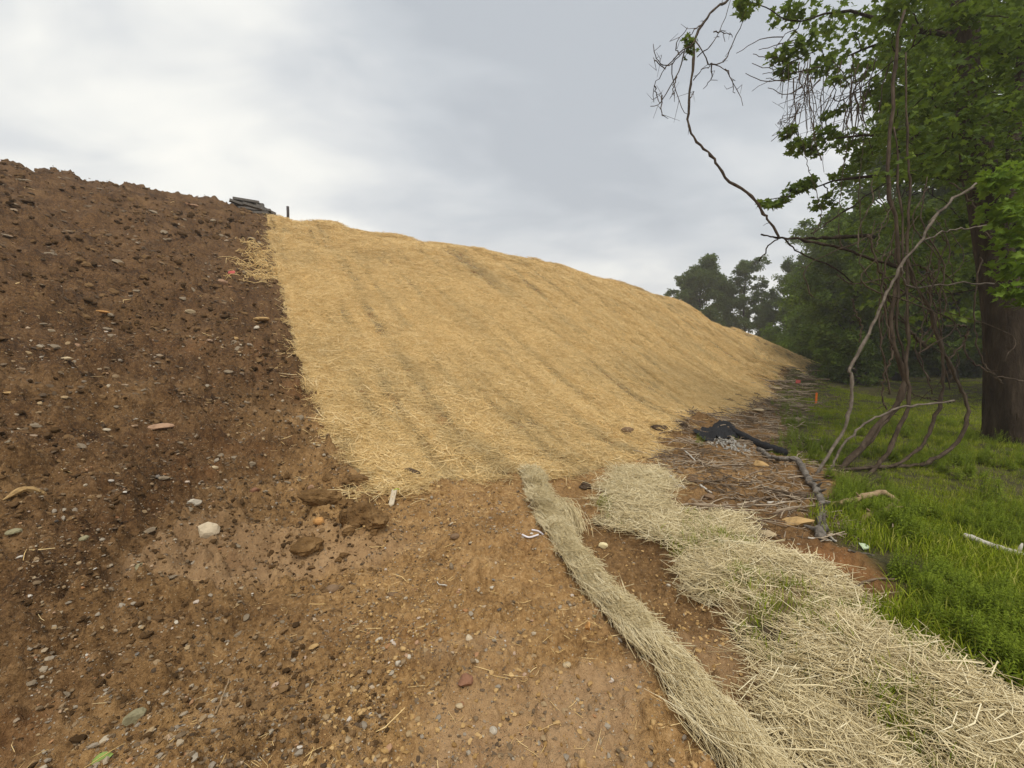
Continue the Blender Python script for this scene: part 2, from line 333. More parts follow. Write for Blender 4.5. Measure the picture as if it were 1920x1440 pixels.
M_GOLD = mat_straw('golden_straw', [(.41, .27, .095), (.73, .50, .20), (.85, .62, .285), (.91, .73, .41)])
M_OLD = mat_straw('weathered_straw', [(.36, .275, .14), (.65, .53, .29), (.79, .67, .41), (.88, .79, .55)])
def mat_matbase(name, a, b, c):
    m, t, p, o = new_mat(name); v = ocoord(t); f = attr(t, 'tint')
    n1_ = noise(t, v, 26, 6, .7); n2_ = noise(t, v, 1.1, 3, .5)
    sm = ramp(t, n1_, [(.32, a), (.5, b), (.66, c)]); col = mixc(t, mathn(t, 'MULTIPLY', f, .9), sm, (a[0] * .6, a[1] * .66, a[2] * .85))
    col = mixc(t, smooth(t, n2_, .5, .75), col, tuple(x * 1.12 for x in b)); t.links.new(col, p.inputs['Base Color'])
    p.inputs['Roughness'].default_value = .8; p.inputs['Specular IOR Level'].default_value = .2; bump(t, p, n1_, .7, .03); return m
M_MATB = mat_matbase('straw_mat_base', (.30, .20, .08), (.55, .37, .145), (.70, .49, .21))
M_OLDB = mat_matbase('old_straw_base', (.13, .085, .036), (.22, .155, .072), (.36, .28, .15))
def mat_leaf(name, cols, transl=.35, rough=.5):
    m, t, p, o = new_mat(name); f = attr(t, 'tint'); c = ramp(t, f, [(i / (len(cols) - 1), k) for i, k in enumerate(cols)])
    t.links.new(c, p.inputs['Base Color']); p.inputs['Roughness'].default_value = rough + .15; p.inputs['Specular IOR Level'].default_value = .12
    tr = t.nodes.new('ShaderNodeBsdfTranslucent'); t.links.new(mixc(t, .5, c, (.24, .34, .03)), tr.inputs[0])
    mxs = t.nodes.new('ShaderNodeMixShader'); mxs.inputs[0].default_value = transl; t.links.new(p.outputs[0], mxs.inputs[1]); t.links.new(tr.outputs[0], mxs.inputs[2])
    t.links.new(mxs.outputs[0], o.inputs[0]); return m
M_LEAF = mat_leaf('maple_leaf', [(.038, .064, .011), (.072, .112, .017), (.112, .165, .025), (.165, .215, .038)])
M_LEAFB = mat_leaf('bright_leaf', [(.08, .14, .012), (.13, .21, .02), (.19, .28, .035)])
M_LEAFF = mat_leaf('far_leaf', [(.04, .062, .016), (.065, .095, .024), (.10, .135, .036)])
M_GRASS = mat_leaf('grass_blade', [(.13, .18, .009), (.215, .27, .012), (.31, .355, .02), (.44, .41, .10)], .3)
M_WEED = mat_leaf('weed_leaf', [(.11, .155, .012), (.17, .225, .018), (.24, .30, .03)], .3)
M_BARK = mat_simple('bark', [(.016, .011, .007), (.036, .025, .016), (.068, .05, .034)], 9, .95, .9, 6, bdist=.04, stretch=(1, 1, .22))
M_VINE = mat_simple('vine_bark', [(.032, .022, .014), (.07, .05, .034), (.12, .09, .064)], 18, .9, .7, 5, stretch=(1, 1, .3))
M_VINEP = mat_simple('pale_vine_bark', [(.075, .06, .045), (.15, .122, .095), (.23, .195, .155)], 14, .85, .5, 5)
M_GREYB = mat_simple('grey_bark', [(.05, .042, .034), (.15, .13, .108), (.30, .265, .22)], 14, .9, .9, 6, bdist=.02)
M_TANW = mat_simple('tan_dead_wood', [(.16, .11, .06), (.30, .21, .12), (.42, .31, .19)], 10, .85, .5)
M_PALEW = mat_simple('bleached_wood', [(.38, .34, .28), (.52, .48, .41), (.62, .58, .52)], 10, .8, .4)
M_STICK = mat_simple('stick_bark', [(.12, .085, .055), (.25, .185, .125), (.42, .34, .245)], 12, .9, .4, rand=.5)
M_BLACK = mat_simple('black_fabric', [(.008, .008, .009), (.018, .018, .02), (.03, .03, .032)], 60, .8, .5)
M_PLANK = mat_simple('weathered_plank', [(.08, .073, .064), (.145, .132, .118), (.21, .19, .17)], 6, .9, .4, stretch=(1, 6, 6))
M_POST = mat_simple('dark_post', [(.05, .045, .045), (.09, .08, .08)], 12, .9, .3)
M_ORANGE = mat_simple('orange_stake_paint', [(.72, .13, .02), (.85, .19, .03)], 20, .6, .1)
M_WHITEP = mat_simple('white_plastic', [(.62, .58, .60), (.78, .75, .77)], 20, .4, .05)
M_REDP = mat_simple('red_plastic', [(.40, .07, .06), (.55, .13, .11)], 20, .5, .05)
M_CLOD = mat_simple('clod', [(.07, .038, .014), (.165, .093, .036), (.28, .17, .072)], 9, .95, .9, 6, bdist=.03)
M_DCLOD = mat_simple('dark_clod', [(.04, .027, .018), (.075, .05, .032), (.12, .085, .055)], 9, .95, .9, 6, bdist=.03)
M_CRUMB = mat_simple('soil_crumb', [(.05, .028, .011), (.11, .062, .026), (.18, .108, .048)], 9, .95, 0, rand=.6)
M_PALEC = mat_simple('pale_soil_crumb', [(.24, .14, .05), (.38, .235, .09), (.50, .335, .15)], 9, .95, 0, rand=.6)
def stone_mat(name, c, v=.25): return mat_simple(name, [(.17, .105, .05), tuple(x * (1 - v) for x in c), c, c, tuple(min(x * (1 + v), .9) for x in c)], 14, .8, .5, 5)
def mat_pebble():
    m, t, p, o = new_mat('pebble'); oi = t.nodes.new('ShaderNodeObjectInfo'); v = ocoord(t)
    c = ramp(t, oi.outputs['Random'], [(0, (.13, .095, .06)), (.2, (.22, .155, .09)), (.36, (.31, .215, .12)), (.52, (.42, .30, .16)), (.64, (.40, .35, .27)), (.76, (.27, .23, .18)), (.86, (.55, .47, .34)), (.93, (.42, .20, .08)), (.975, (.70, .66, .58)), (1, (.05, .05, .05))])
    t.links.new(mixc(t, mathn(t, 'MULTIPLY', noise(t, v, 30, 4), .55), c, (.13, .085, .045)), p.inputs['Base Color']); p.inputs['Roughness'].default_value = .85; p.inputs['Specular IOR Level'].default_value = .12; return m
M_PEB = mat_pebble()
def mat_shale():
    m, t, p, o = new_mat('shale_chip'); oi = t.nodes.new('ShaderNodeObjectInfo'); v = ocoord(t)
    c = ramp(t, oi.outputs['Random'], [(0, (.055, .037, .022)), (.3, (.10, .068, .040)), (.55, (.155, .108, .066)), (.75, (.22, .165, .105)), (.88, (.28, .185, .10)), (.96, (.40, .33, .24)), (1, (.30, .14, .06))])
    t.links.new(mixc(t, mathn(t, 'MULTIPLY', noise(t, v, 30, 4), .5), c, (.07, .046, .028)), p.inputs['Base Color']); p.inputs['Roughness'].default_value = .8; p.inputs['Specular IOR Level'].default_value = .14; return m
M_SHALE = mat_shale()

# ------------------------------------------------------------------ ground sheet (rings that widen with distance)
a_front = np.linspace(radians(-60), radians(60), 660); a_back = np.linspace(radians(60), radians(300), 50)[1:-1]
ANG = np.r_[a_front, a_back]; nA = len(ANG)
rr = [.5]
while rr[-1] < 7: rr.append(rr[-1] * (1.0085 if rr[-1] < 1.2 else 1.0055))
while rr[-1] < 60: rr.append(rr[-1] * 1.0125)
while rr[-1] < 178: rr.append(rr[-1] * 1.07)
RR = np.array(rr); nR = len(RR)
gx = np.sin(ANG)[None] * RR[:, None]; gy = np.cos(ANG)[None] * RR[:, None]
gz = np.concatenate([height(gx[i:i + 40], gy[i:i + 40]) for i in range(0, nR, 40)])
gx, gy, gz = gx.ravel(), gy.ravel(), gz.ravel()
i = np.arange(nR - 1)[:, None] * nA; j = np.arange(nA)[None]; k = (j + 1) % nA
GQ = np.stack([i + j, i + nA + j, i + nA + k, i + k], -1).reshape(-1, 4)
m_ = inside(mat_out, gx, gy); g_ = inside(grass_out, gx, gy); o_ = inside(old_out, gx, gy); b_ = inside(brush_out, gx, gy)
nz = fbm(gx * 1.3, gy * 1.3, 201, 4)
rad = np.hypot(gx, gy); sb = bench_s(gx, gy)
dark = sst(-(gx + .25 * gy) + .5 * nz, .1, 2.7) * .85 + .25 * sst(gz, .4, 2.0)
dark = np.maximum(dark, .7 * sst(sb, 0, .2) * sst(-gy, -6, -4)); dark = np.maximum(dark, .55 * sst(-o_, -.4, -.05) * 0)
dark = np.maximum(dark, .55 * sst(b_, -.2, .3)); dark = np.clip(dark + .35 * nz * (dark > .05), 0, 1)
redw = np.exp(-(((gx - red_c[0]) / .5) ** 2 + ((gy - red_c[1]) / .36) ** 2)) * 1.2 + .3 * sst(nz, .35, .7) * sst(-gx, -2, 1) * (rad < 9)
grs = sst(g_ + .35 * nz, -.15, .25)
pale = .8 * sst(fbm(gx * .9, gy * 1.4, 301, 3), .18, .5) * sst(-gy, -4.0, -3.2) * (1 - .6 * dark)
zone = np.stack([dark, np.clip(redw, 0, 1), grs, pale], -1)
gm = MB(); gm.add(np.stack([gx, gy, gz], -1), GQ)
ground = obj('ground', gm.mesh('ground', M_SOIL, True, {'zone': zone}), kind='structure')

# added to imitate veiling lens glare as well as thin haze: one closed box of air round the whole site
mb = MB(); box(mb, (0, 0, 14.5), (185, 0, 0), (0, 185, 0), (0, 0, 15.6)); hm = bpy.data.materials.new('glare_haze_air'); hm.use_nodes = True; t = hm.node_tree; t.nodes.clear()
ho = t.nodes.new('ShaderNodeOutputMaterial'); hv = t.nodes.new('ShaderNodeVolumePrincipled'); hv.inputs['Color'].default_value = (.93, .93, .92, 1); hv.inputs['Density'].default_value = .0016; hv.inputs['Anisotropy'].default_value = .2
t.links.new(hv.outputs[0], ho.inputs['Volume']); obj('glare_haze', mb.mesh('glare_haze', hm, False), kind='stuff'); SC.cycles.volume_bounces = 1

# ------------------------------------------------------------------ scattering: many small pieces of one stuff
def euler(nrm, yaw, tilt=0.):
    n = len(nrm); up = nrm + rng.normal(size=(n, 3)) * tilt; up /= np.linalg.norm(up, axis=1, keepdims=True)
    h = np.stack([np.cos(yaw), np.sin(yaw), np.zeros(n)], -1); yv = np.cross(up, h); yv /= np.linalg.norm(yv, axis=1, keepdims=True); xv = np.cross(yv, up)
    R = np.stack([xv, yv, up], -1)
    return np.stack([np.arctan2(R[:, 2, 1], R[:, 2, 2]), -np.arcsin(np.clip(R[:, 2, 0], -1, 1)), np.arctan2(R[:, 1, 0], R[:, 0, 0])], -1)
def scatter(name, P, E_, S, protos, parent=None, tone=None, **kw):
    """P positions, E_ euler angles, S scales (n,3): instances of the little meshes in protos"""
    n = len(P); me = bpy.data.meshes.new(name); me.vertices.add(n); me.vertices.foreach_set('co', np.asarray(P, np.float32).ravel())
    for nm, ty, key, d in (('rot', 'FLOAT_VECTOR', 'vector', E_), ('scl', 'FLOAT_VECTOR', 'vector', S), ('pick', 'INT', 'value', rng.integers(0, len(protos), n)), ('tone', 'FLOAT', 'value', np.zeros(n) if tone is None else tone)):
        a = me.attributes.new(nm, ty, 'POINT'); a.data.foreach_set(key, np.asarray(d, np.int32 if ty == 'INT' else np.float32).ravel())
    o = obj(name, me, parent, **kw); c = bpy.data.collections.new(name + '_pieces')
    for k_, pm in enumerate(protos): c.objects.link(bpy.data.objects.new('%s_piece_%02d' % (name, k_), pm))
    g = bpy.data.node_groups.new(name, 'GeometryNodeTree'); g.is_modifier = True
    g.interface.new_socket('Geometry', in_out='INPUT', socket_type='NodeSocketGeometry'); g.interface.new_socket('Geometry', in_out='OUTPUT', socket_type='NodeSocketGeometry')
    gi, go = g.nodes.new('NodeGroupInput'), g.nodes.new('NodeGroupOutput'); ip = g.nodes.new('GeometryNodeInstanceOnPoints')
    ci = g.nodes.new('GeometryNodeCollectionInfo'); ci.inputs['Collection'].default_value = c; ci.inputs['Separate Children'].default_value = True; ci.inputs['Reset Children'].default_value = True
    def na(nm, ty):
        q = g.nodes.new('GeometryNodeInputNamedAttribute'); q.data_type = ty; q.inputs['Name'].default_value = nm; return q.outputs['Attribute']
    er = g.nodes.new('FunctionNodeEulerToRotation'); g.links.new(na('rot', 'FLOAT_VECTOR'), er.inputs[0])
    ip.inputs['Pick Instance'].default_value = True
    g.links.new(gi.outputs[0], ip.inputs['Points']); g.links.new(ci.outputs[0], ip.inputs['Instance']); g.links.new(na('pick', 'INT'), ip.inputs['Instance Index'])
    g.links.new(er.outputs[0], ip.inputs['Rotation']); g.links.new(na('scl', 'FLOAT_VECTOR'), ip.inputs['Scale']); g.links.new(ip.outputs[0], go.inputs[0])
    md = o.modifiers.new('scatter', 'NODES'); md.node_group = g; return o
def polar(n, r0, r1, a0=-58, a1=58, bias=0.):
    u = rng.random(n); r = r0 * (r1 / r0) ** (u ** (1 - bias)); a = radians(a0) + rng.random(n) * radians(a1 - a0); return np.sin(a) * r, np.cos(a) * r
def area(n, poly, pad=0):
    P = np.asarray([p[:2] for p in poly]); lo, hi = P.min(0) - pad, P.max(0) + pad; q = lo + rng.random((n, 2)) * (hi - lo); return q[:, 0], q[:, 1]
def straw_clump(n, spread, lmin, lmax, wd, lift, align=None, seed=0, mat=None):
    r_ = np.random.default_rng(seed); mb = MB()
    c = np.concatenate([r_.normal(size=(n, 2)) * spread * .5, (r_.random((n, 1)) ** 1.5) * lift], 1)
    yaw = r_.random(n) * 2 * pi if align is None else r_.normal(size=n) * align
    pit = r_.normal(size=n) * .13 + (lift > .03) * r_.normal(size=n) * .14; ln = lmin + r_.random(n) * (lmax - lmin)
    d = np.stack([np.cos(yaw) * np.cos(pit), np.sin(yaw) * np.cos(pit), np.sin(pit)], -1); sd = np.stack([-np.sin(yaw), np.cos(yaw), np.zeros(n)], -1); up = np.cross(d, sd)
    bend = r_.normal(size=(n, 1)) * .12 * ln[:, None]; kink = r_.random(n) * .5 - .25
    a = c - d * ln[:, None] / 2; b = c + d * ln[:, None] / 2; mid = c + d * (ln * kink)[:, None] + sd * bend * .6 - up * np.abs(bend) * .15
    wv = wd * (.6 + .8 * r_.random(n))[:, None]; V = []
    for q, k_ in ((a, .8), (mid, 1), (b, .5)):
        for ang in (0, 2.09, 4.19): V.append(q + (cos(ang) * sd + sin(ang) * up) * wv * k_ * .5)
    V = np.stack(V, 1); z0 = np.minimum(V[..., 2].min(1), 0)[:, None]; V[..., 2] -= z0 * .85
    Q = [(s * 3 + i_, s * 3 + (i_ + 1) % 3, s * 3 + 3 + (i_ + 1) % 3, s * 3 + 3 + i_) for s in (0, 1) for i_ in range(3)]
    Q = (np.array(Q)[None] + np.arange(n)[:, None, None] * 9).reshape(-1, 4)
    mb.add(V.reshape(-1, 3), Q, np.repeat(r_.random(n), 9)); return mb.mesh('straw_clump', mat)

def sheet(name, sel, lift, mat, parent=None, tint=None, **kw):
    """the cells of the ground sheet chosen by sel, raised by lift: a mat that lies on the ground"""
    Q = GQ[sel[GQ].all(1)]; u, inv = np.unique(Q.ravel(), return_inverse=True); mb = MB()
    z = gz[u] + (lift[u] if isinstance(lift, np.ndarray) else lift)
    mb.add(np.stack([gx[u], gy[u], z], -1), inv.reshape(-1, 4), .0 if tint is None else tint[u]); return obj(name, mb.mesh(name, mat), parent, **kw)

# golden straw blanket over the mound
la, lb = gx * .839 + gy * .545, gx * -.545 + gy * .839
def wear(x, y):
    a, b = x * .839 + y * .545, x * -.545 + y * .839
    v = sst(fbm(a * 2.6, b * .16, 401, 4), .12, .5) * .14 + sst(fbm(a * 6.5, b * .22, 411, 3), .08, .38) * .85 + sst(fbm(a * 14, b * .4, 415, 2), .12, .42) * .6
    seam = np.exp(-(((a + .12 * fbm(b * .4, a * .1, 421, 2) + .6) % 2.35 - 1.17) / .06) ** 2) * .6
    return np.clip(v * 1.25 * sst(fbm(x * .35, y * .35, 431, 2), -.55, .2) + seam, 0, 1)
rag = .10 * fbm(gx * 3, gy * 3, 441, 3) * np.clip(rad / 6, .6, 2)
mlift = .02 - .02 * wear(gx, gy) + .012 * fbm(gx * 9, gy * 9, 451, 3) + .01 * fbm(la * 14, lb * 3, 461, 2) * sst(-rad, -12, -7)
blanket = sheet('straw_blanket', (m_ + rag > 0), mlift, M_MATB, tint=wear(gx, gy), label='golden straw erosion blanket spread over the big mound', category='straw blanket')
n = 120000; x, y = polar(n, 4.3, 46, -34, 44, -.15); q = inside(mat_out, x, y); wv = wear(x, y); r = np.hypot(x, y)
ok = (q + .14 * fbm(x * 3, y * 3, 441, 3) > -.02) & (rng.random(n) > .86 * wv) & (rng.random(n) > .8 * sst(fbm(x * 2.6, y * 2.6, 443, 3), .15, .5) * sst(-r, -14, -7)) & ((q > .12) | (rng.random(n) < .35)); x, y, r = x[ok], y[ok], r[ok]
z = height(x, y) + .012; s = (.85 + .3 * rng.random(len(x))) * np.clip(r / 12, .85, 1.7)
dirn = atan2(.839, -.545); yaw = np.where(rng.random(len(x)) < .6 + .25 * sst(r, 7, 14), dirn + rng.normal(size=len(x)) * .42, rng.random(len(x)) * 2 * pi)
gold = [straw_clump(26, .15, .06, .17, .0056, .03, .7 if k_ < 5 else None, 500 + k_, M_GOLD) for k_ in range(8)]
scatter('straw', np.stack([x, y, z], -1), euler(normal(x, y), yaw, .06), np.stack([s, s, s], -1), gold, blanket, tone=np.clip(wear(x, y) * .48 + .3 * fbm(x * .6, y * .6, 437, 3), 0, 1), kind='stuff')
x, y = polar(15000, 4.3, 12, -32, 42, .1); q = inside(mat_out, x, y); r = np.hypot(x, y); pt = fbm(x * 2.4, y * 2.4, 445, 3)
ok = (q + .30 * fbm(x * 2.2, y * 2.2, 447, 3) > -.02) & (rng.random(len(x)) < .25 + .75 * sst(pt, -.2, .35)) & (rng.random(len(x)) < 1.15 - sst(r, 6, 12)) & (rng.random(len(x)) > .9 * wear(x, y)); x, y, r = x[ok], y[ok], r[ok]; s = .8 + .5 * rng.random(len(x))
coarse = [straw_clump(8, .16, .09, .24, .0066, .045, None if k_ % 2 else .8, 540 + k_, M_GOLD) for k_ in range(8)]; yaw = rng.random(len(x)) * 2 * pi
scatter('straw', np.stack([x, y, height(x, y) + .018], -1), euler(normal(x, y), yaw, .1), np.stack([s, s, s], -1), coarse, blanket, tone=np.clip(.7 * wear(x, y) + .4 * fbm(x * 1.5, y * 1.5, 449, 3), 0, 1), kind='stuff')

# loose old straw mat right of the track, and the folded edge of blanket left of the gully
old = sheet('old_straw_mat', (o_ + .26 * fbm(gx * 3.2, gy * 3.2, 471, 4) > .07), .012, M_OLDB, tint=sst(fbm(gx * 2.5, gy * 2.5, 481, 3), -.1, .5),
            label='weathered pale straw matting beside the grass, gone thin in places', category='straw mat')
n = 8600; x, y = area(n, old_out, .15); x, y = x, y; r = np.hypot(x, y); q = inside(old_out, x, y); thin = fbm(x * 2.2, y * 2.2, 481, 3)
ok = (q + .26 * fbm(x * 3.2, y * 3.2, 471, 4) > .05) & (r < 8.5) & (y > .3) & (rng.random(n) > .93 * sst(thin, -.08, .3)) & (rng.random(n) > .45 * sst(y, 3.6, 4.6)) & (rng.random(n) < np.where(r > 4.5, .8, 1)); x, y = x[ok], y[ok]
z = height(x, y) + .012; s = .8 + .4 * rng.random(len(x)); oldc = [straw_clump(18, .15, .08, .24, .0044, .036, None, 600 + k_, M_OLD) for k_ in range(8)]
scatter('straw', np.stack([x, y, z], -1), euler(normal(x, y), rng.random(len(x)) * 2 * pi, .12), np.stack([s, s, s], -1), oldc, old, kind='stuff')
print('old clumps', len(x))
f_ = inside(flap_out, gx, gy) + .05 * fbm(gx * 3.5, gy * 3.5, 495, 3) - .015; flift = .015 + .075 * np.sqrt(np.clip(f_, 0, .16) / .16) * (1 + .5 * fbm(gx * 3, gy * 3, 491, 2))
flap = sheet('straw_roll', (f_ > 0), flift, M_OLDB, label='long narrow fold of grey straw blanket along the gully edge', category='straw roll')
n = 8000; x, y = area(n, flap_out, .05); q = inside(flap_out, x, y) + .05 * fbm(x * 3.5, y * 3.5, 495, 3); r = np.hypot(x, y)
ok = (q > .015) & (r < 8) & (rng.random(n) > .7 * sst(fbm(x * 3, y * 3, 497, 3), .1, .5)) & (y > .3); x, y, q = x[ok], y[ok], q[ok]
ex = np.gradient(edge[:, 0], edge[:, 1]); yaw = np.arctan2(np.ones(len(x)), np.interp(y, edge[:, 1], ex)) + rng.normal(size=len(x)) * .25
z = height(x, y) + .02 + .075 * np.sqrt(np.clip(q, 0, .16) / .16) * (1 + .5 * fbm(x * 3, y * 3, 491, 2))
rollc = [straw_clump(16, .09, .10, .28, .0044, .035, .2, 700 + k_, M_OLD) for k_ in range(8)]; s = .85 + .3 * rng.random(len(x))
scatter('straw', np.stack([x, y, z], -1), euler(normal(x, y), yaw, .06), np.stack([s, s * .7, s], -1), rollc, flap, kind='stuff')
# an arch of straw curling off the fold
c0, c1 = flat(1052, 935), flat(1086, 985); mb = MB()
for k_ in range(260):
    t_ = rng.normal() * .06; a0 = np.array([*c0, 0]) + np.array([t_ - .1, rng.normal() * .08, 0]); b0 = np.array([*c1, 0]) + np.array([t_ * .4 + .0 + rng.normal() * .05, rng.normal() * .10, 0])
    a0[2] = height(a0[:1], a0[1:2])[0] + .08; b0[2] = height(b0[:1], b0[1:2])[0] + .01 + rng.random() * .05; m0 = (a0 + b0) / 2 + np.array([.05 + rng.normal() * .03, .06, .10 + rng.normal() * .035])
    u0 = rng.random() * .5; tube(mb, curve([a0, m0, b0], 9)[int(u0 * 6):int(u0 * 6) + 6], .0022, 3, rng.random())
obj('straw', mb.mesh('straw_arch', M_OLD), flap, kind='stuff')

# stray straw on the dirt
one = [straw_clump(1, .0, .10, .2, .0045, .0, None, 800 + k_, M_GOLD) for k_ in range(6)] + [straw_clump(3, .1, .06, .16, .004, .01, None, 820 + k_, M_GOLD) for k_ in range(3)]
x, y = polar(6500, 1.3, 22, -55, 30); q = inside(mat_out, x, y); n = len(x)
near = np.exp(-np.abs(q) / .5) + .025 + .04 * sst(-np.abs(x), -2.5, -.5) * (y < 6) + .25 * np.exp(-np.abs(bench_s(x, y)) / .2)
ok = (q < -.03) & (inside(grass_out, x, y) < 0) & (rng.random(n) < near); x, y = x[ok], y[ok]; s = .4 + .5 * rng.random(len(x)) ** 2; s = s * np.clip(np.hypot(x, y) / 4.5, 1, 2.6)
scatter('straw', np.stack([x, y, height(x, y) + .006], -1), euler(normal(x, y), rng.random(len(x)) * 6.28, .12), np.stack([s, s, s], -1), one, kind='stuff')

from mathutils import noise as MN, Vector
def clod(size, seed, sub=3):
    V, Fc = ICO[sub]; r_ = np.random.default_rng(seed); o_ = r_.random(3) * 50; V = V.copy()
    for _ in range(5):
        n = r_.normal(size=3); n /= np.linalg.norm(n); V -= np.clip(V @ n - (.5 + .35 * r_.random()), 0, None)[:, None] * n * .8
    d = np.array([MN.fractal(Vector(v * 1.6 + o_), 1.0, 2.0, 2) * .28 + MN.fractal(Vector(v * 5 + o_), .8, 2.1, 3) * .13 for v in V]); return V * (1 + d)[:, None] * np.asarray(size), Fc
# ------------------------------------------------------------------ pebbles, shale chips and crumbs of soil
def rock_mesh(seed, size, mat, sub=1, cuts=6): mb = MB(); mb.add(*rock(size, seed, sub, cuts, .15)); return mb.mesh('chip', mat, False)
def sprinkle(name, n, r0, r1, a0, a1, size, protos, flatten, cond, bias=0., grow=5.):
    x, y = polar(n, r0, r1, a0, a1, bias); ok = (inside(mat_out, x, y) < -.02) & (inside(grass_out, x, y) < .0) & (inside(old_out, x, y) < 0) & cond(x, y); x, y = x[ok], y[ok]
    r = np.hypot(x, y); s = size * (.35 + rng.pareto(2.6, len(x)).clip(0, 2.6)) * np.clip(r / grow, .75, 3.2)
    S = np.stack([s * (.7 + .6 * rng.random(len(x))), s * (.7 + .6 * rng.random(len(x))), s * flatten * (.7 + .6 * rng.random(len(x)))], -1)
    scatter(name, np.stack([x, y, height(x, y) + S[:, 2] * .25], -1), euler(normal(x, y), rng.random(len(x)) * 6.28, .25), S, protos, kind='stuff'); print(name, len(x))
pe = [rock_mesh(900 + k_, (1, .8, .7), M_PEB) for k_ in range(8)]; sh = [rock_mesh(920 + k_, (1, .75, .6), M_SHALE) for k_ in range(8)]; cr = [rock_mesh(940 + k_, (1, .8, .7), M_CRUMB, 1, 5) for k_ in range(5)]
cl_ = lambda s: (lambda x, y: rng.random(len(x)) < .28 + .72 * sst(fbm(x * 1.1, y * 1.1, s, 3), -.15, .35))
sprinkle('pebbles', 52000, 1.3, 9, -50, 40, .0088, pe, .7, lambda x, y: cl_(501)(x, y) & (bench_s(x, y) < .05), .1)
sprinkle('pebbles', 3500, 1.6, 8, 0, 45, .007, pe, .7, lambda x, y: (bench_s(x, y) > .05))
sprinkle('shale_chips', 60000, 1.6, 20, -58, 5, .0075, sh, .4, lambda x, y: cl_(511)(x, y) & (x + .25 * y < .6), .0, 4.)
dc = []
for k_ in range(6): mb = MB(); mb.add(*clod((1, .85, .75), 970 + k_, 2)); dc.append(mb.mesh('loose_clod', M_CRUMB, False))
sprinkle('loose_clods', 26000, 2.2, 19, -58, 0, .0115, dc, .75, lambda x, y: (rng.random(len(x)) < .1 + .9 * sst(fbm(x * .8, y * .8, 541, 3), -.15, .4)) & (x + .3 * y < -.2 + .4 * fbm(x * 2, y * 2, 543, 2)), -.1, 5.)
sprinkle('soil_crumbs', 50000, 1.5, 18, -58, 14, .0075, cr, .8, lambda x, y: cl_(521)(x, y) & (x + .25 * y < -.1), 0., 4.)
lc = [rock_mesh(950 + k_, (1, .8, .7), M_PALEC, 1, 5) for k_ in range(5)]
sprinkle('soil_crumbs', 40000, 1.4, 9, -40, 30, .0075, lc, .8, lambda x, y: cl_(531)(x, y) & (x + .25 * y > -.4) & (bench_s(x, y) < .9), 0., 4.)

# ------------------------------------------------------------------ single stones, clods and scraps
def facing(p): return atan2(p[1], p[0])
def stone(name, label, px, py, wpx, hpx, mat, cat='stone', thick=.6, yaw=None, cuts=8, sink=.25, group=None, seed=None, sub=2, rough=.06, soft=0.):
    p = hit(px, py); d = p[1] * cp - (p[2] - CAMZ) * sp; w_ = wpx * d / F / 2; h_ = hpx * d / F / 2
    seed = seed if seed is not None else int(px * 7 + py)
    mb = MB(); V, Fc = clod((w_ * 1.15, max(w_ * thick, h_ * .8), h_ * 1.1), seed) if cat == 'clod' else rock((w_, max(w_ * thick, h_ * .8), h_), seed, sub, cuts, rough, soft); mb.add(V, Fc)
    o = obj(name, mb.mesh(name, mat, False), label=label, category=cat); o.location = (p[0], p[1], p[2] + h_ * (.8 - sink))
    o.rotation_euler = (rng.normal() * .12, rng.normal() * .12, (facing(p) - pi / 2) + (rng.normal() * .2 if yaw is None else yaw))
    if group: o['group'] = group
    return o
S_TAN = stone_mat('tan_stone', (.46, .36, .22)); S_PALE = stone_mat('pale_stone', (.55, .45, .31)); S_PINK = stone_mat('pinkish_stone', (.38, .235, .145))
S_ORNG = stone_mat('orange_stone', (.48, .25, .085)); S_YEL = stone_mat('ochre_stone', (.46, .30, .13)); S_GREY = stone_mat('grey_stone', (.25, .195, .13))
S_BRN = stone_mat('brown_stone', (.20, .13, .075)); S_WHITE = stone_mat('white_stone', (.52, .46, .36)); S_RED = stone_mat('red_brown_stone', (.24, .12, .07)); S_OLIVE = stone_mat('olive_stone', (.27, .24, .14))
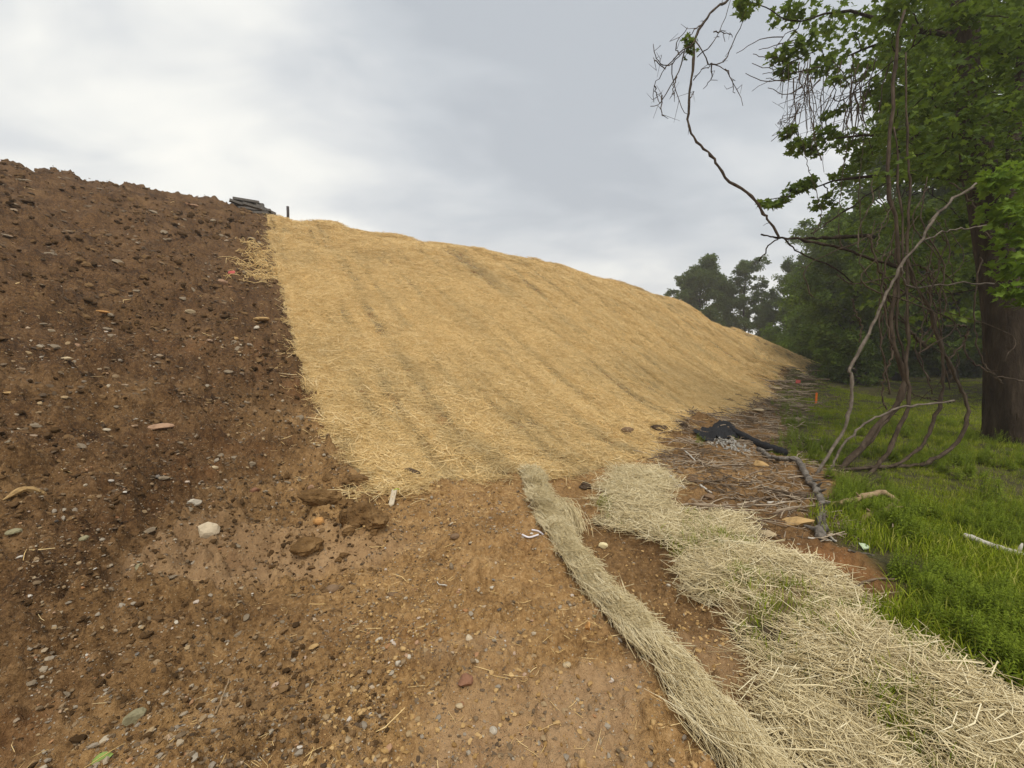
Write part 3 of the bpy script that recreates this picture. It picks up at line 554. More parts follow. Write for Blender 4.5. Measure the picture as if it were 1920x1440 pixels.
for a in [
    ('stone', 'flat pale cream stone with two peaks standing out of the dark dirt', 388, 1028, 46, 34, S_PALE, 'stone', .5),
    ('stone', 'pinkish tan upright stone near the lower corner of the straw', 584, 924, 19, 22, S_PINK, 'stone', .7),
    ('stone', 'orange rounded stone wedged beside the brown clods', 602, 1019, 28, 15, S_ORNG, 'stone', .6, None, 2),
    ('stone', 'long pale orange stone lying alone on the dark slope', 299, 800, 46, 15, S_PINK, 'stone', .5),
    ('stone', 'crumbling white stone above the cream two-peaked one', 366, 956, 26, 16, S_WHITE, 'stone', .6),
    ('stone', 'pink-tan stone with a dark shadowed side high on the slope', 424, 547, 28, 13, S_PINK, 'stone', .7),
    ('stone', 'small round tan stone beside a wet pale patch', 357, 583, 18, 9, S_TAN, 'stone', .8, None, 3),
    ('stone', 'ochre lumpy stone near the straw edge on the slope', 491, 617, 28, 10, S_YEL, 'stone', .7, None, 4),
    ('stone', 'small white stone just below the ochre lumpy stone', 482, 629, 13, 7, S_WHITE, 'stone', .7),
    ('stone', 'little ochre stone left of the small white one', 442, 643, 12, 8, S_YEL, 'stone', .7, None, 3),
    ('stone', 'bright white flat stone alone on the upper slope', 248, 547, 15, 5, S_WHITE, 'stone', .7),
    ('stone', 'thin orange shard lying on the upper slope', 195, 580, 28, 7, S_ORNG, 'stone', .4),
    ('stone', 'small tan stone at mid height near the picture edge', 68, 529, 12, 6, S_TAN, 'stone', .7, None, 3),
    ('stone', 'ochre flat stone low at the picture edge of the slope', 17, 747, 28, 9, S_YEL, 'stone', .6),
    ('stone', 'tan flat stone above the long pale orange one', 128, 707, 20, 7, S_TAN, 'stone', .6),
    ('stone', 'reddish lump of stone half way up the slope', 143, 653, 14, 8, S_PINK, 'stone', .7, None, 3),
    ('stone', 'pale brown streaked stone high at the picture edge', 10, 441, 30, 8, S_PINK, 'stone', .6),
    ('stone', 'pale narrow shard near the skyline at the picture edge', 28, 395, 24, 6, S_GREY, 'stone', .5),
    ('stone', 'broad pinkish stone under the skyline left of the lumber', 364, 388, 26, 7, S_PINK, 'stone', .5),
    ('stone', 'triangular red-brown flat stone on the foreground bench', 872, 1311, 33, 26, S_RED, 'stone', .8, None, 9, .3),
    ('stone', 'white pebble stone just below the triangular stone', 862, 1333, 18, 9, S_TAN, 'stone', .7, None, 3),
    ('stone', 'rounded cream stone near the bottom of the picture', 925, 1366, 17, 14, S_WHITE, 'stone', .8, None, 3),
    ('stone', 'square white stone left of the rut', 746, 1265, 13, 13, S_WHITE, 'stone', .8),
    ('stone', 'round white stone right above the square white one', 767, 1249, 11, 9, S_WHITE, 'stone', .8, None, 2),
    ('stone', 'flat white stone at the head of the gravel patch', 711, 1187, 16, 9, S_WHITE, 'stone', .7),
    ('stone', 'pale tan upright oval stone on the bench', 880, 1222, 14, 17, S_PALE, 'stone', .7, None, 3),
    ('stone', 'orange-tan block of stone near the straw fold', 1102, 1198, 15, 20, S_ORNG, 'stone', .8),
    ('stone', 'round white stone in the middle of the bench', 923, 1129, 9, 7, S_WHITE, 'stone', .8, None, 2),
    ('stone', 'thin grey leaf-shaped stone standing on edge on the bench', 847, 1076, 9, 17, S_GREY, 'stone', .4),
    ('stone', 'long brown flat stone left of the leaf-shaped one', 740, 1101, 27, 11, S_BRN, 'stone', .5),
    ('stone', 'tan rounded stone in the middle of the bench top', 853, 1031, 19, 9, S_BRN, 'stone', .7, None, 3),
    ('stone', 'small cream oval stone near the back of the bench', 848, 984, 11, 5, S_PALE, 'stone', .8, None, 2),
    ('stone', 'dark smooth stone at the head of the pale mud patch', 622, 1098, 29, 18, S_BRN, 'stone', .8, None, 3),
    ('stone', 'ochre stone on the gravel patch', 588, 1203, 19, 10, S_YEL, 'stone', .7, None, 4),
    ('stone', 'smooth ochre stone at the bottom beside the fold', 1092, 1428, 17, 20, S_YEL, 'stone', .8, None, 3),
    ('stone', 'tan chipped stone left of the straw fold foot', 1062, 1264, 18, 13, S_TAN, 'stone', .7),
    ('stone', 'small grey-green stone by the straw fold', 1114, 1176, 12, 9, S_OLIVE, 'stone', .7),
    ('stone', 'slim grey stone beside the white strips', 1015, 1004, 9, 11, S_GREY, 'stone', .5),
    ('stone', 'small grey round stone below the white strips', 1043, 1045, 8, 8, S_GREY, 'stone', .8, None, 2),
    ('stone', 'olive flat stone on the dark foreground slope', 265, 1083, 24, 18, S_OLIVE, 'stone', .8, None, 4),
    ('stone', 'large olive flat stone near the bottom left', 255, 1352, 44, 26, S_OLIVE, 'stone', .7, None, 4),
    ('stone', 'small ochre-green stone left of the pale cream stone', 160, 1048, 16, 10, S_OLIVE, 'stone', .7, None, 3),
    ('stone', 'grey-green stone at the far lower edge of the dark slope', 30, 1050, 24, 13, S_OLIVE, 'stone', .7, None, 3),
    ('stone', 'greyish slab in the washed rill', 282, 1004, 20, 14, S_GREY, 'stone', .7),
    ('stone', 'small white angular stone on the lower dark slope', 333, 1202, 9, 8, S_WHITE, 'stone', .8),
    ('stone', 'tan angular stone left of the straw corner', 400, 890, 18, 10, S_TAN, 'stone', .6),
    ('stone', 'long grey shale slab between tan stone and straw', 443, 857, 24, 8, S_GREY, 'stone', .5),
    ('stone', 'tilted grey shale slab just below the long slab', 472, 873, 18, 12, S_GREY, 'stone', .4),
    ('stone', 'rusty brown block sunk in dirt by the straw corner', 480, 924, 22, 11, S_RED, 'stone', .6),
    ('stone', 'small white stone on the gully floor', 1254, 1064, 9, 6, S_WHITE, 'stone', .7, None, 3),
    ('stone', 'brown flat stone among the sticks', 1300, 905, 26, 15, S_BRN, 'stone', .7),
    ('stone', 'rounded brown stone nearest the old straw among the sticks', 1331, 934, 23, 14, S_BRN, 'stone', .7, None, 4),
    ('stone', 'chunky ochre rock beside the grey branch', 1427, 876, 26, 18, S_YEL, 'stone', .7),
    ('stone', 'flat ochre slab below the chunky ochre rock', 1424, 891, 20, 7, S_YEL, 'stone', .7),
    ('stone', 'crumbled limestone lump between old straw and grey branch', 1492, 982, 70, 26, S_YEL, 'stone', .7, None, 10, .45),
    ('stone', 'smaller limestone lump at the foot of the grey branch', 1440, 998, 40, 16, S_TAN, 'stone', .7, None, 10, .45),
    ('stone', 'dark brown boulder half buried at the foot of the straw', 1179, 819, 30, 15, S_BRN, 'stone', .7, None, 4),
    ('stone', 'pale slab beyond the black sock at the straw toe', 1420, 774, 24, 9, S_TAN, 'stone', .6),
    ('stone', 'long pale slab in the debris at the far toe', 1458, 732, 22, 7, S_TAN, 'stone', .6),
]: stone(*a)
for px, py, wp, hp, lab in [(690, 1012, 62, 44, 'tallest brown clod of the heap beside the bench'), (705, 1022, 40, 26, 'brown clod leaning on the tallest clod'), (655, 995, 30, 34, 'narrow upright brown clod beside the tallest clod'),
                            (600, 975, 60, 34, 'broad brown clod behind the orange rounded stone'), (578, 1043, 52, 26, 'low brown clod in front of the orange rounded stone'), (670, 915, 44, 20, 'dark clod under the lower left corner of the straw'),
                            (770, 898, 34, 20, 'dark clod poking through the front edge of straw'), (938, 893, 16, 8, 'small dark clod in the front edge of straw'), (1095, 905, 22, 14, 'dark clod between the two straw mats'),
                            (1235, 813, 26, 16, 'brown clod at the toe right of the half-buried boulder'), (1270, 806, 30, 18, 'brown clod beside the black fabric')]:
    stone('dirt_clod', lab, px, py, wp, hp, M_CLOD if py > 900 and px < 740 else M_DCLOD, 'clod', .8, None, 3, .45, None, None, 3, .07, .4)
for _ in range(26):
    px, py = rng.normal(650, 55), rng.normal(985, 42); w_ = rng.uniform(11, 27); stone('dirt_clod', 'smaller brown dirt clod tumbled round the heap by the straw corner', px, py, w_, w_ * rng.uniform(.5, .8), M_CLOD, 'clod', .8, rng.normal() * 1.5, 3, .4, 'small clods round the heap by the straw corner')
# anonymous stones of the slope: nothing tells them apart
gs = 'small grey-brown shale pieces strewn over the dark slope'; rs_ = [rock((1, .75, .5), 3000 + k_, 2, 8, .06) for k_ in range(6)]; gme = []
for V, Fc in rs_: mb = MB(); mb.add(V, Fc); gme.append(mb.mesh('shale', S_GREY, False))
k_ = 0
while k_ < 110:
    x, y = polar(1, 2.6, 17, -56, -12); q = inside(mat_out, x, y)[0]
    if q > -.15 or x[0] + .25 * y[0] > -.4: continue
    p = (x[0], y[0]); zq = height(x, y)[0]; r = hypot(*p); s = r * random.uniform(4, 9) / F
    o = obj('shale_piece', gme[k_ % 6], label='small grey-brown shale piece lying on the dark dirt slope', category='stone', group=gs)
    o.location = (p[0], p[1], zq + s * .1); o.scale = (s, s, s * .6); n_ = normal(x, y); o.rotation_euler = tuple(euler(n_, rng.random(1) * 6.28, .15)[0]); k_ += 1
# long ochre split stone at the left edge
p0, p1, p2 = hit(88, 958), hit(52, 972), hit(10, 990); mb = MB()
tube(mb, curve([p0 + [0, 0, .03], p1 + [0, 0, .03], p2 + [0, 0, .01]], 9), np.array([.018, .026, .028, .026, .018, .024, .02, .012, .004]), 6, .5, .06)
obj('split_stone', mb.mesh('split_stone', S_YEL, False), label='long ochre yellow wedge lying on the slope at the picture edge', category='stone')
def flatpiece(name, label, cat, P, th, mat):
    """a thin slab through the corner points P (3-D)"""
    P = np.asarray(P, float); n_ = len(P); c = np.vstack([P, P + np.array([0, 0, th])]); mb = MB()
    mb.add(c, [(i_, (i_ + 1) % n_, n_ + (i_ + 1) % n_, n_ + i_) for i_ in range(n_)])
    if n_ == 4: mb.F4.append(np.array([[3, 2, 1, 0], [4, 5, 6, 7]]))
    else: mb.F3.append(np.array([[0, i_ + 1, i_] for i_ in range(1, n_ - 1)] + [[n_, n_ + i_, n_ + i_ + 1] for i_ in range(1, n_ - 1)]))
    return obj(name, mb.mesh(name, mat, False), label=label, category=cat)
# weathered stake end with a green ribbon, at the front edge of the straw
b0 = hit(734, 952) + [0, 0, .02]; t0 = at(740, 918, b0[1] * cp - (b0[2] - CAMZ) * sp + .06); mb = MB(); ax = (t0 - b0) / 2; sd = np.array([.026, 0, 0]); box(mb, (t0 + b0) / 2, ax, sd, np.array([0, .014, .0]))
tip = b0 - ax * .35; mb.add([b0 - sd + [0, -.009, 0], b0 + sd + [0, -.009, 0], b0 + sd + [0, .009, 0], b0 - sd + [0, .009, 0], tip], [(0, 4, 1), (1, 4, 2), (2, 4, 3), (3, 4, 0)])
st = obj('wooden_stake', mb.mesh('wooden_stake', mat_simple('stake_wood', [(.52, .44, .32), (.64, .56, .42)], 20, .8, 0), False), label='short bleached wooden stake with green ribbon at the straw edge', category='stake')
mb = MB(); tube(mb, curve([t0 + [-.02, -.01, -.012], t0 + [0, -.014, .004], t0 + [.03, -.01, .012], t0 + [.05, .0, .0]], 8), .005, 4); obj('ribbon', mb.mesh('ribbon', mat_simple('ribbon_green', [(.35, .42, .04), (.5, .55, .08)], 10, .6, 0)), st)
# plastic strips, tan block, leaf, red scrap
for P, lab in (([(976, 1018), (980, 1028), (992, 1030), (1010, 1029)], 'curved white plastic strip lying on the bench, the nearer of two'), ([(997, 1016), (1010, 1017), (1022, 1023), (1023, 1026)], 'straighter white plastic strip beside the straw fold')):
    mb = MB(); Q = curve([hit(*p) + [0, 0, .012] for p in P], 10); tube(mb, Q, .008, 6); Vv = mb.V[0]; obj('plastic_strip', mb.mesh('plastic_strip', M_WHITEP), label=lab, category='plastic strip')
stone('foam_block', 'cream yellow block of foam on the gully floor', 1131, 995, 24, 16, stone_mat('cream_foam', (.72, .62, .36), .1), 'foam block', .5, .35, 9, .2, None, 5, 2, .0)
p = hit(190, 1434); mb = MB(); a = np.linspace(0, pi, 8); ww = .022 * np.sin(a) ** .8; ll = np.linspace(-.034, .034, 8)
V = np.concatenate([np.stack([ll, -ww, .02 + ww * .5], -1), np.stack([ll, ww * 0, np.full(8, .015)], -1), np.stack([ll, ww, .02 + ww * .4], -1)])
mb.add(V, [(r_ * 8 + i_, r_ * 8 + i_ + 1, r_ * 8 + 9 + i_, r_ * 8 + 8 + i_) for r_ in (0, 1) for i_ in range(7)], .95); o = obj('fallen_leaf', mb.mesh('fallen_leaf', mat_simple('fresh_leaf', [(.20, .28, .06), (.30, .40, .12)], 10, .5, .1)), label='single bright green leaf on the dirt at the bottom edge', category='leaf'); o.location = p + [0, 0, .0]; o.rotation_euler = (.3, .1, .9)
p = hit(435, 524); flatpiece('red_scrap', 'small red plastic scrap on the upper dark slope', 'plastic scrap', [p + [-.08, -.02, .02], p + [.08, -.02, .02], p + [.07, .02, .08], p + [-.08, .02, .07]], .02, M_REDP)
# orange survey stake and dark post
p = hit(1530, 757, False); mb = MB(); box(mb, p + [0, 0, .16], [.03, 0, 0], [0, .012, 0], [.004, 0, .22]); tp = p + [.004, 0, .38]
obj('survey_stake', mb.mesh('survey_stake', M_ORANGE, False), label='short bright orange survey stake standing in the grass', category='stake')
p = hit(540, 418, False); p = at(540, 413, 18.4); mb = MB(); tube(mb, [p + [0, 0, -.3], p, p + [.01, 0, .3], p + [.01, 0, .58]], .058, 8); obj('dark_post', mb.mesh('dark_post', M_POST, True), label='dark thin post standing on the mound skyline', category='post')
# heap of old planks on the skyline
pile = empty('lumber_pile', tuple(at(470, 398, 18.0)), label='heap of grey weathered planks on the skyline', category='lumber pile'); O = at(470, 398, 18.0)
def plank(x0, y0, x1, y1, t, th=.042, wdt=.1):
    t -= 1.6 + .3 * (x0 > 440); a, b = at(x0, y0 - 2, t), at(x1, y1 - 2, t + .35); mb = MB(); ax = (b - a) / 2; s_ = np.cross(ax, [0, 0, 1]); s_ /= np.linalg.norm(s_); u_ = np.cross(s_, ax); u_ /= np.linalg.norm(u_)
    if u_[2] < 0: u_ = -u_
    box(mb, (a + b) / 2 - O, ax, s_ * wdt, u_ * th); obj('plank', mb.mesh('plank', M_PLANK, False), pile)
for q in [(437, 374, 486, 382, 17.9), (440, 379, 495, 387, 18.1), (430, 377, 464, 389, 17.7), (436, 385, 496, 391, 18.0), (426, 391, 474, 393, 17.9), (448, 392, 508, 397, 18.2), (468, 396, 522, 409, 18.4), (438, 399, 504, 402, 17.8), (480, 386, 517, 404, 18.4), (428, 396, 452, 400, 17.6), (455, 383, 492, 394, 17.6)]:
    plank(*q)
# wisps of straw left of the blanket edge high on the slope
mb = MB(); 
for _ in range(420):
    px, py = 490 + rng.normal() * 11, 497 + rng.normal() * 22
    p = hit(px, py) if _ % 6 == 0 else p + rng.normal(size=3) * [.12, .16, .0]; p[2] = height(p[:1], p[1:2])[0]; a = rng.random() * 6.28; d = np.array([cos(a), sin(a), rng.normal() * .3]) * .16
    tube(mb, curve([p - d * .9 + [0, 0, .04], p + rng.normal(size=3) * .03 + [0, 0, .07 + rng.random() * .08], p + d + [0, 0, .03]], 5), .006, 3, .3 + .6 * rng.random())
obj('straw_wisp', mb.mesh('straw_wisp', M_GOLD), kind='stuff')

# ------------------------------------------------------------------ sticks, logs and the black sock
def ground_path(P, lift): return [hit(*p) + np.array([0, 0, l]) for p, l in zip(P, lift if hasattr(lift, '__len__') else [lift] * len(P))]
def stick(name, label, cat, P, wpx, mat, lift=.02, taper=.6, sides=6, n=14, jit=.004, group=None, knots=0):
    Q = curve(ground_path(P, lift), n, jit); d = Q[:, 1].mean(); R = wpx * d / F / 2 * np.linspace(1, taper, n) * (1 + .06 * rng.normal(size=n)); mb = MB(); tube(mb, Q, R, sides, .5, .04)
    for _ in range(knots):
        k_ = rng.integers(2, n - 2); v = rng.normal(size=3); v[2] = abs(v[2]); v /= np.linalg.norm(v); tube(mb, [Q[k_], Q[k_] + v * R[k_] * 2.2, Q[k_] + v * R[k_] * (3 + 2 * rng.random())], [R[k_] * .5, R[k_] * .4, R[k_] * .2], 5)
    o = obj(name, mb.mesh(name, mat), label=label, category=cat)
    if group: o['group'] = group
    return o
stick('fallen_branch', 'thick grey bark branch lying across from the grass to the dirt', 'branch', [(1423, 847), (1443, 863), (1470, 874), (1497, 880), (1513, 902), (1533, 925), (1542, 950), (1540, 980), (1538, 1012)], 10.5, M_GREYB, [.04, .04, .05, .05, .04, .04, .04, .04, .04], 1.2, 10, 44, .009, None, 11)
stick('fallen_branch', 'crooked tan branch arching out of the grass beside the grey branch', 'branch', [(1560, 948), (1597, 940), (1630, 938), (1657, 932), (1682, 940)], 12, M_TANW, [.03, .07, .1, .1, .05], .8, 8, 18, .004, None, 3)
stick('fallen_branch', 'short tan root-like branch below the crooked tan branch', 'branch', [(1611, 968), (1640, 962), (1668, 955), (1680, 945)], 13, M_TANW, [.02, .05, .07, .06], .6, 8, 14, .004, None, 2)
stick('fallen_branch', 'bleached white branch lying in the grass at the picture edge', 'branch', [(1810, 1006), (1840, 1018), (1875, 1032), (1930, 1050)], 12, M_PALEW, .06, 1.0, 8, 16, .003, None, 1)
for P, wp, m, lab in [
    ([(1265, 880), (1292, 877), (1340, 878), (1411, 873)], 4, M_STICK, 'long straight brown stick lying level across the dirt'),
    ([(1280, 843), (1304, 868)], 4, M_PALEW, 'pale stick slanting down beside the long brown stick'),
    ([(1258, 902), (1270, 911), (1284, 916)], 7, M_PALEW, 'short thick pale stick at the edge of the old straw'),
    ([(1313, 912), (1334, 926)], 5, M_PALEW, 'short pale stick touching the brown flat stone'),
    ([(1342, 930), (1411, 934), (1488, 926)], 5, M_STICK, 'long dark stick below the pile of twigs'),
    ([(1383, 946), (1435, 931)], 5, M_STICK, 'dark stick slanting off the long dark one'),
    ([(1440, 939), (1493, 937)], 5, M_PALEW, 'bleached split stick near the grey branch'),
    ([(1340, 907), (1371, 897)], 4, M_STICK, 'short curved brown stick in the twigs'),
    ([(1320, 881), (1354, 890), (1387, 888)], 3, M_STICK, 'bent thin stick below the long straight brown one'),
    ([(1447, 928), (1465, 944), (1483, 963)], 2.5, M_STICK, 'thin twig slanting toward the limestone'),
    ([(1486, 954), (1493, 935)], 3, M_STICK, 'short upright twig by the grey branch'),
    ([(1515, 1010), (1560, 1014)], 3.5, M_PALEW, 'white thin stick at the end of the grey branch'),
    ([(1556, 1000), (1566, 1014)], 6, M_PALEW, 'stubby white stick standing beside the grey branch end'),
    ([(1500, 880), (1540, 873), (1600, 874)], 4, M_STICK, 'brown stick lying in grass behind the grey branch'),
    ([(1610, 1100), (1650, 1092), (1700, 1090)], 5, M_STICK, 'brown stick lying over the red clay'),
    ([(1590, 1052), (1640, 1040)], 4, M_GREYB, 'grey stick at the back of the red clay'),
    ([(1722, 1000), (1760, 1020), (1800, 1040)], 3, M_STICK, 'slender tan stick in the tall grass'),
    ([(1010, 955), (990, 965)], 3, M_PALEW, 'tiny pale stick poking from the straw fold'),
    ([(405, 1340), (418, 1300), (430, 1272)], 4, M_TANW, 'thin brown stalk on the dark foreground dirt'),
    ([(830, 1105), (838, 1105), (820, 1103), (821, 1085)], 2.5, M_PALEW, 'bent pale straw stalk in the middle of the bench'),
]: stick('stick', lab, 'stick', P, wp, m, .015, .6, 6, 10, .003)
gl = 'brush sticks strewn between the straw and the grass'
sm_ = []
for k_ in range(6):
    mb = MB(); L_ = .5; Q = curve([(-.5, 0, .02), (-.15, rng.normal() * .06, .05), (.2, rng.normal() * .08, .03), (.5, rng.normal() * .06, .02)], 9, .006); tube(mb, Q, np.linspace(.017, .006, 9), 5, .5, .06)
    if k_ % 2: tube(mb, [Q[4], Q[4] + [.12, .1, .04], Q[4] + [.26, .14, .02]], [.008, .006, .003], 4)
    sm_.append((mb.mesh('brush_stick', M_STICK), mb))
k_ = 0
while k_ < 210:
    x, y = area(1, brush_out); q = inside(brush_out, x, y)[0]
    if q < .0 or y[0] > 22 or inside(mat_out, x, y)[0] > .1 or (y[0] > 10 and random.random() < .5): continue
    o = obj('stick', sm_[k_ % 6][0], label='thin brown brush stick on the dirt between straw and grass', category='stick', group=gl); s = random.uniform(.25, .75) * max(1, y[0] / 9)
    o.location = (x[0], y[0], height(x, y)[0] + .01 + .04 * random.random()); o.scale = (s, s, s); o.rotation_euler = (rng.normal() * .06, rng.normal() * .08, rng.normal() * .5 + .1 if random.random() < .7 else rng.random() * 6.28); k_ += 1
# fine litter of bark and twig bits
lit = []
for k_ in range(6):
    mb = MB()
    for _ in range(9):
        c = rng.normal(size=3) * [.12, .12, .008] + [0, 0, .015]; a = rng.random() * 6.28; d = np.array([cos(a), sin(a), rng.normal() * .12]) * rng.uniform(.03, .12); tube(mb, [c - d, c + rng.normal(size=3) * .008, c + d], [.005, .006, .003], 4)
    lit.append(mb.mesh('twig_bits', M_STICK))
x, y = area(9000, brush_out); ok = (inside(brush_out, x, y) > -.22) & (inside(mat_out, x, y) < .15) & (rng.random(9000) < np.where(y > 12, .35, 1)); x, y = x[ok], y[ok]; s = rng.uniform(.6, 1.4, len(x)) * np.clip(np.hypot(x, y) / 9, .9, 2)
scatter('twig_litter', np.stack([x, y, height(x, y) + .005], -1), euler(normal(x, y), rng.random(len(x)) * 6.28, .1), np.stack([s, s, s], -1), lit, kind='stuff')
# black filter sock with a torn flap of fabric, stone spilled beside it
Q = curve([hit(1368, 814) + [0, 0, .07], hit(1395, 828) + [0, 0, .08], hit(1425, 842) + [0, 0, .075], hit(1455, 853) + [0, 0, .07], hit(1475, 857) + [0, 0, .05]], 26, .004); mb = MB()
tube(mb, Q, .064 * (1 + .07 * np.sin(np.arange(26) * 1.9)) * np.r_[.7, np.ones(24), .75], 14, .5, .03)
sock = obj('filter_sock', mb.mesh('filter_sock', M_BLACK), label='black filled filter sock lying at the toe of the mound', category='filter sock')
mb = MB(); u = np.linspace(0, 1, 22); v = np.linspace(0, 1, 9); A0, A1, B0, B1 = hit(1296, 818), hit(1372, 806), hit(1325, 836), hit(1385, 826)
G = ((A0 * (1 - u)[:, None, None].transpose(0, 2, 1) + A1 * u[:, None, None])[:, :, :] * (1 - v)[None, :, None] + (B0 * (1 - u)[:, None, None] + B1 * u[:, None, None]) * v[None, :, None]) if False else \
    ((A0[None] + (A1 - A0)[None] * u[:, None])[:, None] * (1 - v)[None, :, None] + (B0[None] + (B1 - B0)[None] * u[:, None])[:, None] * v[None, :, None])
uu, vv = np.meshgrid(u, v, indexing='ij'); G[..., 2] = height(G[..., 0], G[..., 1]) + .03 + .10 * np.abs(fbm(uu * 7, vv * 3, 77, 3)) + .03 * np.sin(vv * pi)
mb.add(G.reshape(-1, 3), [(i_ * 9 + j_, (i_ + 1) * 9 + j_, (i_ + 1) * 9 + j_ + 1, i_ * 9 + j_ + 1) for i_ in range(21) for j_ in range(8)]); obj('torn_fabric', mb.mesh('torn_fabric', M_BLACK), sock)
c = hit(1362, 838); x = c[0] + rng.normal(size=260) * .16; y = c[1] + rng.normal(size=260) * .22; s = rng.uniform(.012, .035, 260)
gpr = [rock_mesh(960 + k_, (1, .8, .7), stone_mat('grey_gravel_%d' % k_, (.30 + .05 * k_, .28 + .05 * k_, .24 + .05 * k_), .2)) for k_ in range(3)]
scatter('gravel', np.stack([x, y, height(x, y) + .01 + .04 * np.exp(-((x - c[0]) ** 2 + (y - c[1]) ** 2) / .05)], -1), rng.random((260, 3)) * 6, np.stack([s, s, s * .8], -1), gpr, kind='stuff')
p = hit(1497, 723); flatpiece('red_scrap', 'red scrap in the brush debris at the far toe of the mound', 'plastic scrap', [p + [-.12, 0, .1], p + [.1, .03, .1], p + [.12, .05, .2], p + [-.08, .05, .22]], .03, M_REDP)
p = hit(1622, 1022); flatpiece('plastic_scrap', 'crumpled pale green plastic scrap in the grass above the red clay', 'plastic scrap', [p + [-.03, -.02, .02], p + [.03, -.02, .03], p + [.035, .03, .04], p + [-.03, .03, .05]], .008, mat_simple('pale_green_plastic', [(.4, .5, .3), (.6, .66, .5)], 12, .4, .2))

# ------------------------------------------------------------------ grass and weeds
def tuft(n, h, spread, wd, seed, mat, droop=.5):
    r_ = np.random.default_rng(seed); mb = MB(); yaw = r_.random(n) * 2 * pi; c = np.stack([r_.normal(size=n) * spread, r_.normal(size=n) * spread, np.zeros(n)], -1)
    d = np.stack([np.cos(yaw), np.sin(yaw), np.zeros(n)], -1); sd = np.stack([-np.sin(yaw), np.cos(yaw), np.zeros(n)], -1); hh = (h * (.5 + .7 * r_.random(n)))[:, None]; dr = droop * (.3 + r_.random(n))[:, None]
    V = []
    for f, wf in ((0, 1), (.4, .9), (.75, .6), (1, .05)):
        q = c + np.array([0, 0, 1.]) * hh * (f - .35 * f * f * dr) + d * hh * dr * f * f
        V += [q - sd * wd * wf / 2, q + sd * wd * wf / 2]
    V = np.stack(V, 1); Q = np.array([(0, 1, 3, 2), (2, 3, 5, 4), (4, 5, 7, 6)]); Q = (Q[None] + np.arange(n)[:, None, None] * 8).reshape(-1, 4)
    mb.add(V.reshape(-1, 3), Q, np.repeat(r_.random(n) ** 1.3, 8)); return mb.mesh('grass_tuft', mat)
tf = [tuft(26, .15, .08, .007, 1000 + k_, M_GRASS) for k_ in range(6)]
n = 42000; x, y = polar(n, 2.2, 60, 8, 62, -.1); q = inside(grass_out, x, y); dn_ = fbm(x * .9, y * .9, 531, 3); r = np.hypot(x, y)
sparse = sst(q + .5 * dn_, -.1, 1.6) * .85 + .08
ok = (q + .55 * dn_ > -.05) & (rng.random(n) < np.clip(sparse + .8 * dn_, .08, 1)) & (inside(old_out, x, y) < .02) & (((x - red_c[0]) / .55) ** 2 + ((y - red_c[1]) / .42) ** 2 > 1 + .5 * dn_); x, y, r = x[ok], y[ok], r[ok]
lush = .34 + .62 * sst(fbm(x * .5, y * .5, 541, 2), -.2, .4) * sst(-r, -8, -4) ; s = lush * rng.uniform(.7, 1.25, len(x)); sw = np.clip(r / 7, 1, 4)
scatter('grass', np.stack([x, y, height(x, y) - .005], -1), euler(np.tile([0, 0, 1.], (len(x), 1)), rng.random(len(x)) * 6.28, .12), np.stack([s * sw, s * sw, s * np.clip(sw, 1, 1.6)], -1), tf, kind='stuff'); print('grass', len(x))
def weed_mesh(seed, h, n):
    r_ = np.random.default_rng(seed); mb = MB()
    for _ in range(n):
        b = np.array([r_.normal() * .09, r_.normal() * .09, 0]); tpx = b + np.array([r_.normal() * .06, r_.normal() * .06, h * r_.uniform(.6, 1.1)]); Q = curve([b, (b + tpx) / 2 + r_.normal(size=3) * .02, tpx], 12); tube(mb, Q, np.linspace(.004, .002, 12), 4, .3)
        for k_ in range(2, 12):
            for e in range(3):
                a = k_ * 2.4 + e * 2.1; L_ = h * .26 * (1.15 - k_ / 14); d = np.array([cos(a), sin(a), .35]); s_ = np.array([-sin(a), cos(a), 0]) * L_ * .13; c = Q[k_]
                mb.add([c, c + d * L_ * .45 + s_, c + d * L_ * .45 - s_, c + d * L_ + [0, 0, -L_ * .35]], [(0, 2, 3, 1)], r_.random())
    return mb.mesh('weed', M_WEED)
wm = [weed_mesh(1100 + k_, .42, 6) for k_ in range(4)]; kk = 0
for px, py, s, lab in [(1690, 985, .9, 'leafy weed clump standing beside the crooked tan branch'), (1725, 970, .9, 'leafy weed clump right of the crooked tan branch'), (1710, 1010, .8, 'leafy weed clump in front of the crooked tan branch'),
    (1495, 845, .8, 'low bushy weed at the end of the black sock'), (1520, 850, .9, 'bushy weed between the black sock and the pale pole'), (1470, 830, .7, 'small weed behind the black sock'), (1310, 838, .55, 'small weed in front of the torn black fabric'),
    (1380, 832, .35, 'tiny weed growing out of the grey gravel'), (1660, 905, .6, 'weed under the lowest loop of vine'), (1800, 900, .8, 'weed before the big trunk'), (1860, 930, .9, 'tall weed at the picture edge in front of the trunk'), (1600, 1000, .5, 'weed beside the grey branch end')]:
    p = hit(px, py); o = obj('weed_plant', wm[kk % 4], label=lab, category='weed', group='leafy weeds in the grass'); o.location = p; o.scale = (s,) * 3; o.rotation_euler = (0, 0, rng.random() * 6.28); kk += 1
n = 3200; x, y = polar(n, 2.6, 15, 16, 60); ok = (inside(grass_out, x, y) > .0) & (fbm(x * .8, y * .8, 551, 2) > -.15); x, y = x[ok], y[ok]; s = rng.uniform(.2, .62, len(x))
scatter('weeds', np.stack([x, y, height(x, y)], -1), euler(np.tile([0, 0, 1.], (len(x), 1)), rng.random(len(x)) * 6.28, .1), np.stack([s, s, s], -1), wm, kind='stuff')
x, y = area(1500, old_out); ok = (inside(old_out, x, y) > .1) & (fbm(x * 2.2, y * 2.2, 481, 3) > -.02) & (np.hypot(x, y) < 5); x, y = x[ok], y[ok]; s = rng.uniform(.35, .7, len(x))
